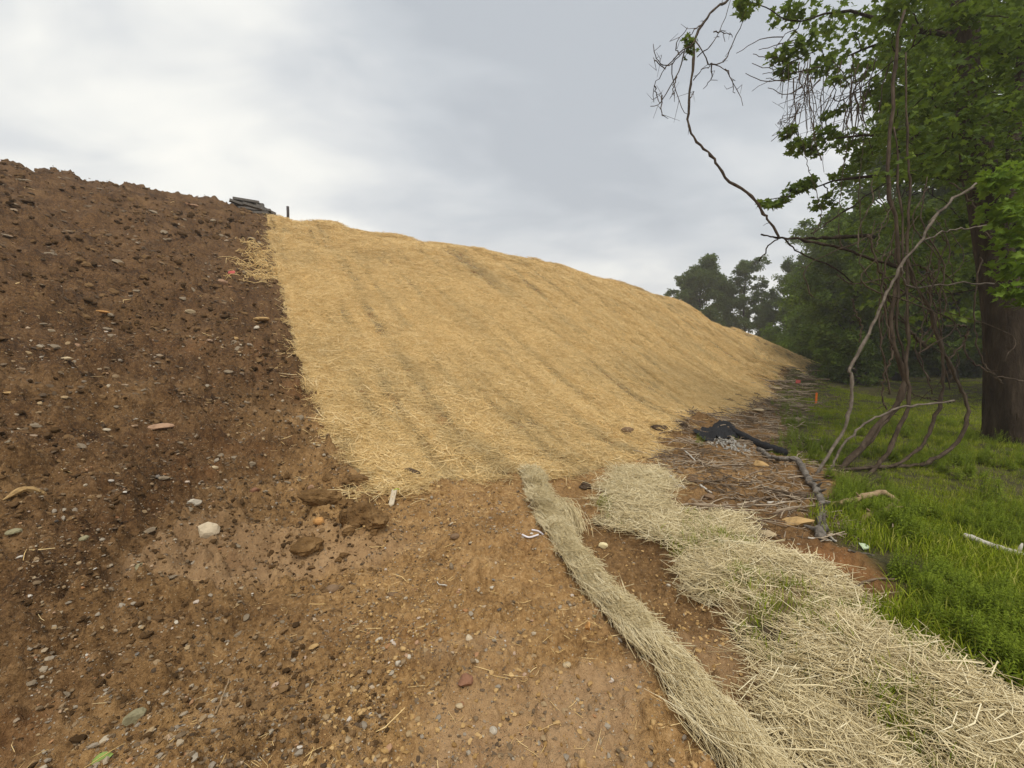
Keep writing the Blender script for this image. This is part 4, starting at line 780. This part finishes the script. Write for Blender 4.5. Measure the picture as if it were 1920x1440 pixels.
scatter('grass', np.stack([x, y, height(x, y)], -1), euler(np.tile([0, 0, 1.], (len(x), 1)), rng.random(len(x)) * 6.28, .3), np.stack([s, s, s], -1), tf, kind='stuff')

# ------------------------------------------------------------------ trees
MAPLE = np.array([(0, 0), (.30, -.08), (.52, .18), (.30, .32), (.46, .72), (.18, .62), (0, 1.05), (-.18, .62), (-.46, .72), (-.30, .32), (-.52, .18), (-.30, -.08)])
def leaves(mb, P, size, kind, tint, flat_=1.0):
    n_ = len(P); nr = rng.normal(size=(n_, 3)); nr[:, 2] = np.abs(nr[:, 2]) * .6 + flat_; nr /= np.linalg.norm(nr, axis=1, keepdims=True)
    a = rng.random(n_) * 2 * pi; h = np.stack([np.cos(a), np.sin(a), np.full(n_, -.45)], -1); X = np.cross(h, nr); X /= np.linalg.norm(X, axis=1, keepdims=True); Y = np.cross(nr, X)
    if kind == 'maple':
        T = MAPLE; tz = np.abs(T[:, 0]) * .25 - .12 * T[:, 1] ** 2; c = np.array([[0, .42]]); T = np.vstack([T, c]); tz = np.r_[tz, 0]; m_n = len(MAPLE); Fc = np.array([(m_n, i_, (i_ + 1) % m_n) for i_ in range(m_n)])
    else:
        T = np.array([(0, 0), (.36, .42), (0, 1.0), (-.36, .42)]); tz = np.array([0, .10, -.15, .10]); Fc = np.array([(0, 1, 2), (0, 2, 3)])
    s = np.asarray(size)[:, None, None]; V = P[:, None] + s * (T[None, :, 0, None] * X[:, None] + T[None, :, 1, None] * Y[:, None] + tz[None, :, None] * nr[:, None])
    k_ = len(T); mb.add(V.reshape(-1, 3), (Fc[None] + np.arange(n_)[:, None, None] * k_).reshape(-1, 3), np.repeat(tint, k_))
def tree_meshes(seed, H, CR_, cb, nl, per, lsize, r0, lmat, kind='kite', csz=.75, top=.35, wood_m=None):
    """tapered trunk, limbs, boughs and a crown of leaf sprays; returns wood mesh and crown mesh"""
    global rng
    keep = rng; rng = np.random.default_rng(seed); wd, lf = MB(), MB()
    P = curve([(0, 0, -.3), (rng.normal() * .15, rng.normal() * .15, H * .3), (rng.normal() * .4, rng.normal() * .4, H * .65), (rng.normal() * .5, rng.normal() * .5, H * .97)], 16); R = r0 * (1 - .85 * np.linspace(0, 1, 16) ** 1.1); R[0] *= 1.5; R[1] *= 1.12; tube(wd, P, R, 8, .5, .05)
    cen = []
    for k_ in range(nl):
        f = cb + (1 - cb) * (k_ + rng.random()) / nl; f = min(f, .97); b = P[int(f * 15)]; g = (f - cb) / (1 - cb); reach = CR_ * (sin(pi * min(.18 + .75 * g, 1)) ** .7) * rng.uniform(.55, 1.1) if g < 1 else 1
        reach = max(reach, top * CR_ * .5); a = k_ * 2.4 + rng.normal() * .4; d = np.array([cos(a), sin(a), .3 + .8 * g + rng.normal() * .25]); e = b + d * reach; m = (b + e) / 2 + [0, 0, .12 * reach]; Q = curve([b, m, e], 8, .02)
        rb = R[int(f * 15)] * .42; tube(wd, Q, np.linspace(rb, .012, 8), 5)
        for s_ in range(6):
            u_ = Q[2 + int(s_ * 1.0)]; v = rng.normal(size=3); v[2] = v[2] * .8 + .25; v /= np.linalg.norm(v); e2 = u_ + v * reach * .38 + [0, 0, -.08 * reach]; tube(wd, [u_, (u_ + e2) / 2 + [0, 0, .05], e2], [rb * .3 + .005, rb * .18 + .004, .004], 4); cen += [e2, (u_ + e2) / 2]
        cen += [e, Q[5]]
    cen.append(P[-1]); cen = np.array(cen); w_ = rng.random(len(cen)) * .8 + .4; cnt = (per * w_).astype(int); C = np.repeat(cen, cnt, 0); sc_ = np.repeat(csz * (.6 + .7 * rng.random(len(cen))), cnt)
    q = rng.normal(size=C.shape); q /= np.linalg.norm(q, axis=1, keepdims=True); q *= (rng.random(len(C)) ** .45)[:, None]; Pl = C + q * sc_[:, None] * [1, 1, .8]
    ct = np.repeat(rng.random(len(cen)), cnt); tint = np.clip(.25 + .5 * rng.random(len(C)) + .35 * (ct - .5), 0, 1)
    leaves(lf, Pl, lsize * (.6 + .7 * rng.random(len(C))), kind, tint, .45); rng = keep
    return wd.mesh('trunk', wood_m or M_BARK, True), lf.mesh('crown', lmat, False)
def put_tree(name, ms, loc, s, rz, label, cat='tree', group=None, sz=None):
    o = empty(name, loc, label=label, category=cat)
    if group: o['group'] = group
    o.scale = (s, s, sz or s); o.rotation_euler = (0, 0, rz); obj('trunk' if cat == 'tree' else 'stem', ms[0], o); obj('crown' if cat == 'tree' else 'foliage', ms[1], o); return o
TA = tree_meshes(1, 13, 4.0, .12, 24, 95, .25, .22, M_LEAF, csz=.7); TB = tree_meshes(2, 15, 4.3, .10, 26, 95, .26, .26, M_LEAF, csz=.7); TC = tree_meshes(3, 11, 3.4, .08, 22, 95, .24, .17, M_LEAF, csz=.65)
TF = tree_meshes(4, 15, 3.8, .22, 22, 62, .26, .2, M_LEAFF, csz=.55); TG = tree_meshes(5, 15, 2.6, .02, 30, 130, .27, .3, M_LEAFF, csz=.85); TD = tree_meshes(9, 14, 4.6, .36, 22, 90, .2, .24, M_LEAF, csz=.75)
SH = [tree_meshes(6 + k_, 3.0, 2.0, .02, 14, 60, .24, .05, M_LEAF if k_ else M_LEAFB, csz=.5) for k_ in range(2)]
def gpt(px, t): a = ray(px, 665); return np.array([a[0] * t, a[1] * t])
def row(px, t, ms, s, rz, lab, group=None, name='broadleaf_tree'):
    g = gpt(px, t); z = height(g[:1], g[1:2])[0]; return put_tree(name, ms, (g[0], g[1], z), s, rz, lab, 'tree', group)
row(1312, 58, TG, .98, .3, 'dark narrow tree standing just behind the mound ridge', None); row(1395, 60, TF, .95, 1.2, 'airy tree with sky showing through beside the dark narrow tree', None); row(1278, 60, TF, .80, 2.2, 'slender thin-leaved tree at the end of the far clump', None)
row(1352, 61, TG, .86, 2.6, 'dense tree between the dark narrow tree and the airy one', None); row(1432, 62, TG, .62, 1.1, 'low dense tree joining the far clump to the wood', None); row(1440, 64, TF, .72, 4.0, 'small airy tree filling the gap toward the wood', None)
gw = 'trees of the wood edge beyond the lawn'; lw = 'dense green tree in the dark wood edge beyond the lawn'
for px, t, ms, s, rz in [(1500, 46, TC, .85, 0), (1535, 42, TA, .95, 1), (1585, 40, TB, .95, 2), (1640, 41, TA, 1.1, 3), (1700, 43, TB, 1.1, 4), (1765, 40, TA, 1.15, 5), (1830, 38, TB, 1.1, .6), (1900, 36, TA, 1.15, 1.6), (1980, 34, TB, 1.1, 2.6), (2080, 30, TA, 1.1, 3.7),
                         (1560, 54, TB, 1.1, 4.4), (1640, 54, TB, 1.2, 5.3), (1730, 56, TB, 1.25, .9), (1820, 54, TA, 1.35, 2.4), (1920, 52, TB, 1.3, 3.1), (2030, 50, TB, 1.3, .2), (1490, 60, TB, .95, 1.9)]: row(px, t, ms, s, rz, lw, gw)
row(1610, 27, TC, .95, 2.9, 'younger lighter tree in front of the dark wood edge', None); row(1885, 15, TD, 1.0, 2.2, 'tall leafy tree standing right behind the big maple trunk', None); row(1690, 31, TB, 1.25, 2.5, 'tall tree at the wood edge behind the vines', None); row(1790, 29, TA, 1.35, .4, 'broad tree at the wood edge left of the big maple trunk', None)
row(2010, 20, TA, 1.0, 1.1, 'near dense tree at the picture edge of the lawn', None); row(2120, 13, TB, .9, 2.0, 'large leafy tree just outside the picture edge', None)
gsb = 'undergrowth bushes along the wood edge'; k_ = 0
for px, t, s in [(1472, 44, .8), (1495, 40, .9), (1520, 37, 1.0), (1545, 36, 1.15), (1575, 36, 1.2), (1605, 37, 1.2), (1640, 38, 1.3), (1680, 38, 1.4), (1720, 37, 1.3), (1760, 37, 1.4), (1805, 36, 1.3), (1850, 34, 1.3), (1900, 33, 1.3), (1960, 31, 1.4), (1560, 28, .7), (1530, 33, .7)]:
    g = gpt(px, t); put_tree('undergrowth_bush', SH[k_ % 2], (g[0], g[1], height(g[:1], g[1:2])[0]), s, k_ * 1.7, 'leafy undergrowth bush at the foot of the wood edge', 'bush', gsb, s * 1.15); k_ += 1

# the big tree at the right, with boughs reaching over the lawn
bt = empty('maple_tree', (*at(1893, 838, 7.7)[:2], 0), label='big maple with thick brown trunk standing in the grass', category='tree'); OB = np.array([*at(1893, 838, 7.7)[:2], 0.])
wd, lf, tw = MB(), MB(), MB()
tp = [(1897, 845, 7.7, 66), (1893, 800, 7.7, 53), (1886, 700, 7.7, 46), (1880, 600, 7.7, 42), (1868, 500, 7.7, 40), (1852, 400, 7.7, 38), (1832, 290, 7.75, 35), (1820, 200, 7.8, 33), (1812, 100, 7.85, 31), (1806, 0, 7.9, 29), (1800, -140, 7.9, 26), (1790, -320, 8, 20), (1770, -520, 8, 10)]
TP = curve([at(a, b, c) for a, b, c, _ in tp], 40) - OB; TR = np.interp(np.linspace(0, 1, 40), np.linspace(0, 1, len(tp)), [q[3] * 2 * .62 * 7.7 / F / 2 for q in tp]); tube(wd, curve(TP, 110), np.interp(np.linspace(0, 1, 110), np.linspace(0, 1, 40), TR), 48, .5, .0)
Vb = wd.V[0]; nb = 110 * 48; ai = np.tile(np.arange(48), 110); hi_ = np.repeat(np.arange(110), 48); ctr = np.repeat(curve(TP, 110), 48, 0); an_ = ai * 2 * pi / 48
fur = np.abs(fbm(np.cos(an_) * 3.2 + 9, np.sin(an_) * 3.2 + hi_ * .05, 601, 3)) * .16 + .05 * fbm(np.cos(an_) * 9, np.sin(an_) * 9 + hi_ * .35, 611, 3); flare = np.exp(-hi_ / 5.0) * .22 * np.cos(an_ * 5 + 1)
Vb[:nb] = ctr + (Vb[:nb] - ctr) * (1 + fur + flare)[:, None]
TP2 = curve([TP[14], at(1888, 400, 7.9) - OB, at(1903, 250, 8.2) - OB, at(1916, 110, 8.4) - OB, at(1935, -40, 8.6) - OB, at(1980, -250, 9) - OB], 20); tube(wd, TP2, np.linspace(.12, .05, 20), 10, .5, .03)
NET = [TP[12:], TP2]
def bough(target, r=.03, sag=.12, main=False):
    e = np.asarray(target) - OB
    if main: k_ = np.argmin(np.abs(TP[:, 2] - (e[2] - .3))); b = TP[k_]
    else:
        W_ = np.concatenate(NET); dd = np.linalg.norm(W_ - e, axis=1) + np.maximum(W_[:, 2] - e[2], 0) * .5; b = W_[np.argmin(dd)]
    L_ = np.linalg.norm(e - b); Q = curve([b, b + (e - b) * .33 + rng.normal(size=3) * .06 * L_ + [0, 0, sag * L_], b + (e - b) * .7 + rng.normal(size=3) * .06 * L_ + [0, 0, sag * .7 * L_], e], 12, .008)
    tube(wd, Q, np.linspace(max(r, .007 * L_), .006 if not main else .012, 12), 5 if not main else 7); NET.append(Q[4:] if main else Q[7:]); return Q
for q in [(1500, 40, 8), (1580, 110, 9), (1520, 262, 8.2), (1530, 350, 8.4), (1740, 40, 9.5), (1850, -30, 9.2), (1690, 330, 11), (1900, 150, 9.5), (1650, 200, 10), (2000, 250, 9)]: bough(at(*q), .05, .1, True)
def spray(c, rad_, n_, size, tint0=.45, kind='maple', mb=None, flat_=.55):
    q = rng.normal(size=(n_, 3)); q /= np.linalg.norm(q, axis=1, keepdims=True); q *= (rng.random(n_) ** .4)[:, None] * rad_ * np.array([1, 1, flat_]); leaves(lf if mb is None else mb, c - OB + q, size * (.65 + .6 * rng.random(n_)), kind, np.clip(tint0 + .3 * rng.normal(size=n_), 0, 1), .8)
sprs = [(1400, 3, 7.0, 26, 16), (1480, 25, 8, 36, 34), (1465, 105, 8, 24, 22), (1505, 90, 8, 34, 34), (1545, 45, 8.5, 50, 50), (1545, 125, 8.5, 30, 28), (1600, 60, 9, 60, 60), (1600, 130, 9, 40, 34), (1472, 132, 8, 20, 14), (1655, 95, 9, 66, 60), (1690, 20, 9, 70, 70), (1745, 85, 9, 80, 80), (1850, 50, 9, 80, 60), (1915, 40, 8, 70, 60), (1700, 165, 9, 46, 40), (1640, 165, 9, 26, 20),
    (1480, 248, 8, 20, 14), (1500, 276, 8, 24, 22), (1545, 252, 8, 26, 22), (1530, 283, 8, 20, 14), (1590, 258, 8.4, 34, 30), (1640, 268, 8.6, 40, 34), (1562, 152, 8, 15, 8), (1572, 205, 8, 13, 7), (1552, 218, 8, 10, 5), (1490, 352, 8, 20, 16), (1515, 345, 8, 22, 20), (1476, 372, 8, 13, 8), (1432, 382, 7.6, 9, 5), (1452, 384, 7.8, 11, 7), (1545, 378, 9, 28, 26), (1580, 330, 9, 30, 26), (1615, 300, 9, 36, 32)]
for px, py, t, rp, n_ in sprs:
    c = at(px, py, t); bough(c, .012, .1); spray(c, rp * t / F, int(n_ * 2.6), .115, .42)
for k_ in range(430):
    px, py = rng.uniform(1560, 2150), rng.uniform(-160, 560); t = rng.uniform(8.2, 16)
    if px < 1600 + max(0, 330 - py) * .38 or (py > 300 and px < 1680 and t < 11) or (py > 420 and t < 9.5): continue
    c = at(px, py, t); spray(c, rng.uniform(.3, .65), int(rng.uniform(50, 105)), .14, .4, 'maple' if t < 9.5 else 'kite')
    if k_ % 4 == 0: bough(c, .02, .08)
for k_ in range(120):
    px, py = rng.uniform(1670, 1960), rng.uniform(-80, 350); t = rng.uniform(6.2, 7.4); c = at(px, py, t); spray(c, rng.uniform(.22, .42), int(rng.uniform(26, 46)), .095, .3)
    if k_ % 3 == 0: bough(c, .012, .06)
lb_ = MB()
for px, py, t, rp, n_ in [(1862, 345, 5.2, 30, 26), (1890, 335, 5.2, 40, 34), (1905, 400, 5.1, 44, 40), (1884, 450, 5.2, 34, 28), (1905, 500, 5.2, 40, 34), (1890, 545, 5.2, 26, 20), (1945, 420, 5.2, 50, 46), (1960, 350, 5.3, 50, 46), (1925, 560, 5.2, 34, 28), (1940, 500, 5.2, 44, 36), (1875, 395, 5.3, 30, 26)]:
    c = at(px, py, t); spray(c, rp * t / F, n_ * 2, .10, .6, 'maple', lb_, .7)
bough(at(1905, 420, 5.2), .02, .05, True)
for px, py, t, rp in [(1640, 575, 9, 22), (1690, 560, 9.5, 26), (1740, 600, 10, 26), (1780, 480, 9, 30), (1760, 535, 9.5, 28), (1660, 520, 10, 24), (1720, 640, 10, 22), (1830, 440, 8.5, 30), (1800, 590, 9, 22)]:
    c = at(px, py, t); bough(c, .012, .06); spray(c, rp * t / F * 1.2, 36, .12, .75)
def twig(P, wp, mb=None, n_=14, jit=.004, off=OB):
    Q = curve([at(*p) for p in P], n_, jit) - off; R = wp * P[0][2] / F / 2 * np.linspace(1, .55, n_); tube(tw if mb is None else mb, Q, R, 5); return Q
for _ in range(46):                                      # bare drooping twigs under the boughs
    px, py = rng.uniform(1460, 1690), rng.uniform(80, 200); t = rng.uniform(7.6, 9); l = rng.uniform(50, 150); dx = rng.normal() * 22 - 12
    Q = twig([(px, py, t), (px + dx * .5 + rng.normal() * 5, py + l * .5, t), (px + dx + rng.normal() * 8, py + l, t)], rng.uniform(1.3, 2.4), None, 9, .008)
    for e in range(2):
        a = Q[rng.integers(2, 7)]; tube(tw, [a, a + rng.normal(size=3) * .12 + [-.08, 0, -.06], a + rng.normal(size=3) * .2 + [-.12, 0, -.16]], [.006, .005, .003], 4)
for _ in range(16):                                      # bare side twigs against the sky
    px, py = rng.uniform(1450, 1540), rng.uniform(60, 170); t = 8; l = rng.uniform(40, 90); twig([(px, py, t), (px - l * .5, py + rng.normal() * 8 + 6, t), (px - l, py + rng.normal() * 14 + 8, t)], 2, None, 9, .008)
obj('trunk', wd.mesh('trunk', M_BARK), bt); obj('crown', lf.mesh('crown', M_LEAF, False), bt); obj('low_branch_leaves', lb_.mesh('low_branch_leaves', M_LEAFB, False), bt, label='brighter green leaves of a low near branch'); obj('twigs', tw.mesh('twigs', M_VINE), bt, kind='stuff')

# ------------------------------------------------------------------ vines hanging from the maple
VO = np.array([*at(1680, 870, 6.0)[:2], 0.])
vn_ = empty('hanging_vine', tuple(VO), label='tangle of thick brown woody vines hanging before the maple', category='vine')
def vine(P, wp, mat=M_VINE, t=6.0, dt=0., n_=36, parent=None, O_=VO, name='stem', tap=.8, knot=4):
    Q = curve([at(px, py, t + dt * i_ / max(len(P) - 1, 1)) for i_, (px, py) in enumerate(P)], n_, .009) - O_; R = wp * t / F / 2 * .85 * np.linspace(tap, 1, n_) * (1 + .12 * rng.normal(size=n_)); mb = MB(); tube(mb, Q, R, 8, .5, .13)
    for _ in range(knot):
        k_ = rng.integers(3, n_ - 3); v = rng.normal(size=3); v /= np.linalg.norm(v); tube(mb, [Q[k_], Q[k_] + v * .05, Q[k_] + v * .1 + [0, 0, -.03]], [.006, .005, .002], 4)
    return obj(name, mb.mesh(name, mat), parent or vn_)
for P, wp, t, dt in [
    ([(1694, 20), (1684, 90), (1678, 140), (1672, 210), (1667, 262), (1665, 311), (1669, 356), (1678, 412), (1687, 480), (1689, 510), (1676, 556), (1669, 608), (1677, 650), (1689, 688), (1694, 723), (1680, 757), (1663, 778), (1639, 803), (1625, 827), (1587, 868), (1572, 880)], 12, 6.1, -.1),
    ([(1676, 240), (1684, 320), (1690, 400), (1692, 480), (1684, 540), (1682, 610), (1692, 660), (1700, 700), (1698, 740), (1680, 770), (1650, 800), (1620, 840), (1585, 872)], 7, 6.05, -.05),
    ([(1700, 100), (1698, 220), (1702, 300), (1706, 337), (1704, 405), (1702, 469), (1700, 563), (1705, 608), (1703, 653), (1698, 695), (1705, 733), (1700, 775), (1680, 813), (1670, 841), (1646, 875), (1621, 900)], 8, 6.15, -.45),
    ([(1700, 480), (1715, 530), (1743, 580), (1757, 626), (1769, 664), (1767, 702), (1767, 740), (1753, 782), (1739, 816), (1722, 841), (1691, 865), (1653, 879)], 7, 6.2, -.25),
    ([(1745, 585), (1769, 664), (1792, 712), (1805, 737), (1814, 768), (1809, 806), (1788, 837), (1757, 858), (1722, 872), (1680, 875), (1639, 876), (1569, 882)], 8, 6.25, -.3),
    ([(1649, 560), (1651, 643), (1660, 685), (1654, 719), (1655, 750), (1664, 768)], 3.5, 6.0, 0), ([(1668, 470), (1655, 540), (1664, 610), (1672, 660), (1662, 700), (1670, 740)], 4, 6.0, 0),
    ([(1569, 514), (1594, 532), (1635, 528), (1690, 515)], 3, 6.0, 0), ([(1598, 560), (1606, 590), (1614, 605), (1613, 643)], 3, 6.0, 0), ([(1708, 622), (1722, 639), (1740, 653)], 7, 6.0, 0),
    ([(1771, 612), (1805, 609), (1816, 622), (1807, 643), (1776, 676)], 4, 6.3, 0), ([(1816, 622), (1808, 645), (1814, 668), (1833, 685), (1864, 702), (1917, 714)], 3.5, 6.4, .2), ([(1694, 500), (1720, 498), (1742, 512), (1750, 560)], 3, 6.1, 0),
    ([(1630, 440), (1640, 480), (1660, 540), (1676, 600)], 5, 6.2, 0), ([(1700, 733), (1730, 745), (1760, 752), (1790, 752)], 3, 6.1, 0), ([(1755, 440), (1740, 520), (1760, 600), (1775, 680), (1800, 720)], 3, 6.5, 0), ([(1840, 480), (1828, 560), (1830, 640), (1850, 690), (1880, 720)], 3, 6.6, 0),
    ([(1500, 250), (1512, 300), (1530, 360), (1540, 410), (1524, 440)], 2.2, 6.6, 0), ([(1505, 130), (1520, 200), (1526, 260), (1540, 300)], 2.4, 6.9, 0), ([(1575, 150), (1590, 240), (1580, 330), (1572, 420), (1580, 470)], 2, 6.6, 0), ([(1612, 160), (1618, 260), (1610, 360), (1618, 450)], 2, 6.6, 0)]:
    vine(P, wp, M_VINE, t, dt, tap=.45 if P[0][1] < 300 else .8)
for _ in range(26):
    x0, y0 = rng.uniform(1630, 1790), rng.uniform(330, 520); x1, y1 = x0 + rng.normal() * 55, y0 + rng.uniform(90, 260); k_ = rng.normal() * 30
    vine([(x0, y0), (x0 + k_, y0 * .65 + y1 * .35), (x1 - k_ * .8, y0 * .3 + y1 * .7), (x1, y1)], rng.uniform(1.6, 3.2), M_VINE, rng.uniform(5.9, 6.8), rng.normal() * .2, 20, None, VO, 'tendril', .7, 1)
pv = empty('leaning_vine', tuple(VO), label='pale bare woody stem leaning up across the vine tangle', category='vine')
vine([(1524, 896), (1552, 855), (1582, 813), (1592, 775), (1599, 740), (1595, 705), (1597, 688), (1618, 646), (1639, 605), (1660, 556), (1680, 521), (1694, 490), (1722, 459), (1739, 428), (1760, 400), (1790, 373), (1832, 343)], 5.4, M_VINEP, 5.75, .2, 50, pv, VO, 'stem', 1.25, 7)
vine([(1726, 454), (1764, 438), (1812, 428), (1864, 421)], 3, M_VINEP, 5.9, .2, 18, pv, VO, 'side_branch', 1.2, 1); vine([(1691, 500), (1694, 522), (1705, 537), (1743, 537), (1805, 532), (1864, 531)], 3.6, M_VINEP, 5.85, .3, 22, pv, VO, 'side_branch', 1.2, 1)
vine([(1788, 753), (1743, 757), (1694, 763), (1663, 773), (1632, 789), (1601, 813), (1569, 855), (1552, 886)], 5, M_VINEP, 5.7, .1, 30, None, VO, 'stem', .8, 3)
# broken limb and the long S-shaped dead branch above it
bl = empty('broken_limb', tuple(VO), label='dark broken limb jutting level from the wood over the mound toe', category='branch')
vine([(1429, 441), (1462, 446), (1519, 447), (1575, 445), (1640, 442)], 9, M_BARK, 7.0, .2, 26, bl, VO, 'limb', .35, 5); vine([(1500, 449), (1575, 465), (1631, 484), (1690, 503)], 6.5, M_BARK, 7.0, -.6, 22, bl, VO, 'side_branch', .8, 4); vine([(1522, 439), (1556, 416), (1605, 382), (1639, 356), (1700, 330)], 4, M_BARK, 7.0, .8, 20, bl, VO, 'side_branch', .7, 3)
vine([(1462, 446), (1440, 462), (1424, 490)], 2.5, M_BARK, 7, 0, 12, bl, VO, 'side_branch', 1.2, 1); vine([(1470, 448), (1500, 475), (1560, 500), (1600, 530)], 3, M_BARK, 7, .2, 16, bl, VO, 'side_branch', 1, 2)
db = empty('dead_branch', tuple(VO), label='long bare S-shaped branch hanging against the sky', category='branch')
vine([(1462, 444), (1440, 412), (1429, 394), (1406, 364), (1365, 339), (1342, 304), (1327, 285), (1301, 259), (1290, 225), (1292, 187), (1297, 142), (1303, 75), (1320, 41), (1342, 15), (1365, 0), (1400, -30), (1470, -80), (1600, -160), (1790, -250)], 5.4, M_VINE, 7.0, .8, 70, db, VO, 'stem', .95, 6)
tb = MB()
for P in [[(1303, 75), (1275, 100), (1246, 130), (1228, 158), (1226, 192)], [(1285, 95), (1268, 145), (1242, 190), (1222, 200)], [(1283, 98), (1262, 120), (1265, 160), (1280, 205), (1290, 222)], [(1303, 75), (1320, 100), (1333, 120), (1360, 128), (1380, 165), (1393, 198)], [(1333, 120), (1356, 118), (1370, 90), (1388, 50), (1396, 22)], [(1306, 105), (1330, 88), (1350, 55), (1372, 0)],
          [(1262, 120), (1240, 122), (1228, 100), (1224, 80)], [(1246, 130), (1232, 115), (1225, 110)], [(1242, 180), (1240, 210), (1252, 222)], [(1226, 160), (1232, 180), (1238, 195)], [(1333, 120), (1335, 145), (1318, 168)], [(1300, 150), (1316, 132), (1335, 122)], [(1292, 187), (1298, 178), (1300, 172)], [(1275, 100), (1266, 85), (1290, 52)], [(1360, 128), (1372, 150), (1376, 178)], [(1320, 41), (1300, 60), (1280, 80)], [(1268, 145), (1262, 170), (1264, 178)], [(1338, 60), (1360, 62), (1374, 70)]]:
    Q = curve([at(px, py, 7.1 + rng.normal() * .12) for px, py in P], 12, .01) - VO; tube(tb, Q, np.linspace(.011, .005, 12), 4)
    for _ in range(2): a = Q[rng.integers(3, 11)]; tube(tb, [a, a + rng.normal(size=3) * .05, a + rng.normal(size=3) * .11], [.005, .004, .002], 4)
obj('twigs', tb.mesh('twigs', M_VINE), db, kind='stuff'); sb_ = MB(); OBk = OB; OB = VO; spray(at(1293, 88, 7.1), .14, 34, .11, .3, 'maple', sb_, 1.2); spray(at(1402, 6, 7.3), .22, 36, .11, .3, 'maple', sb_, .8); spray(at(1434, 381, 7.05), .09, 9, .11, .3, 'maple', sb_, .8); OB = OBk
obj('leaves', sb_.mesh('leaves', M_LEAF, False), db)
print('objects', len(bpy.data.objects))
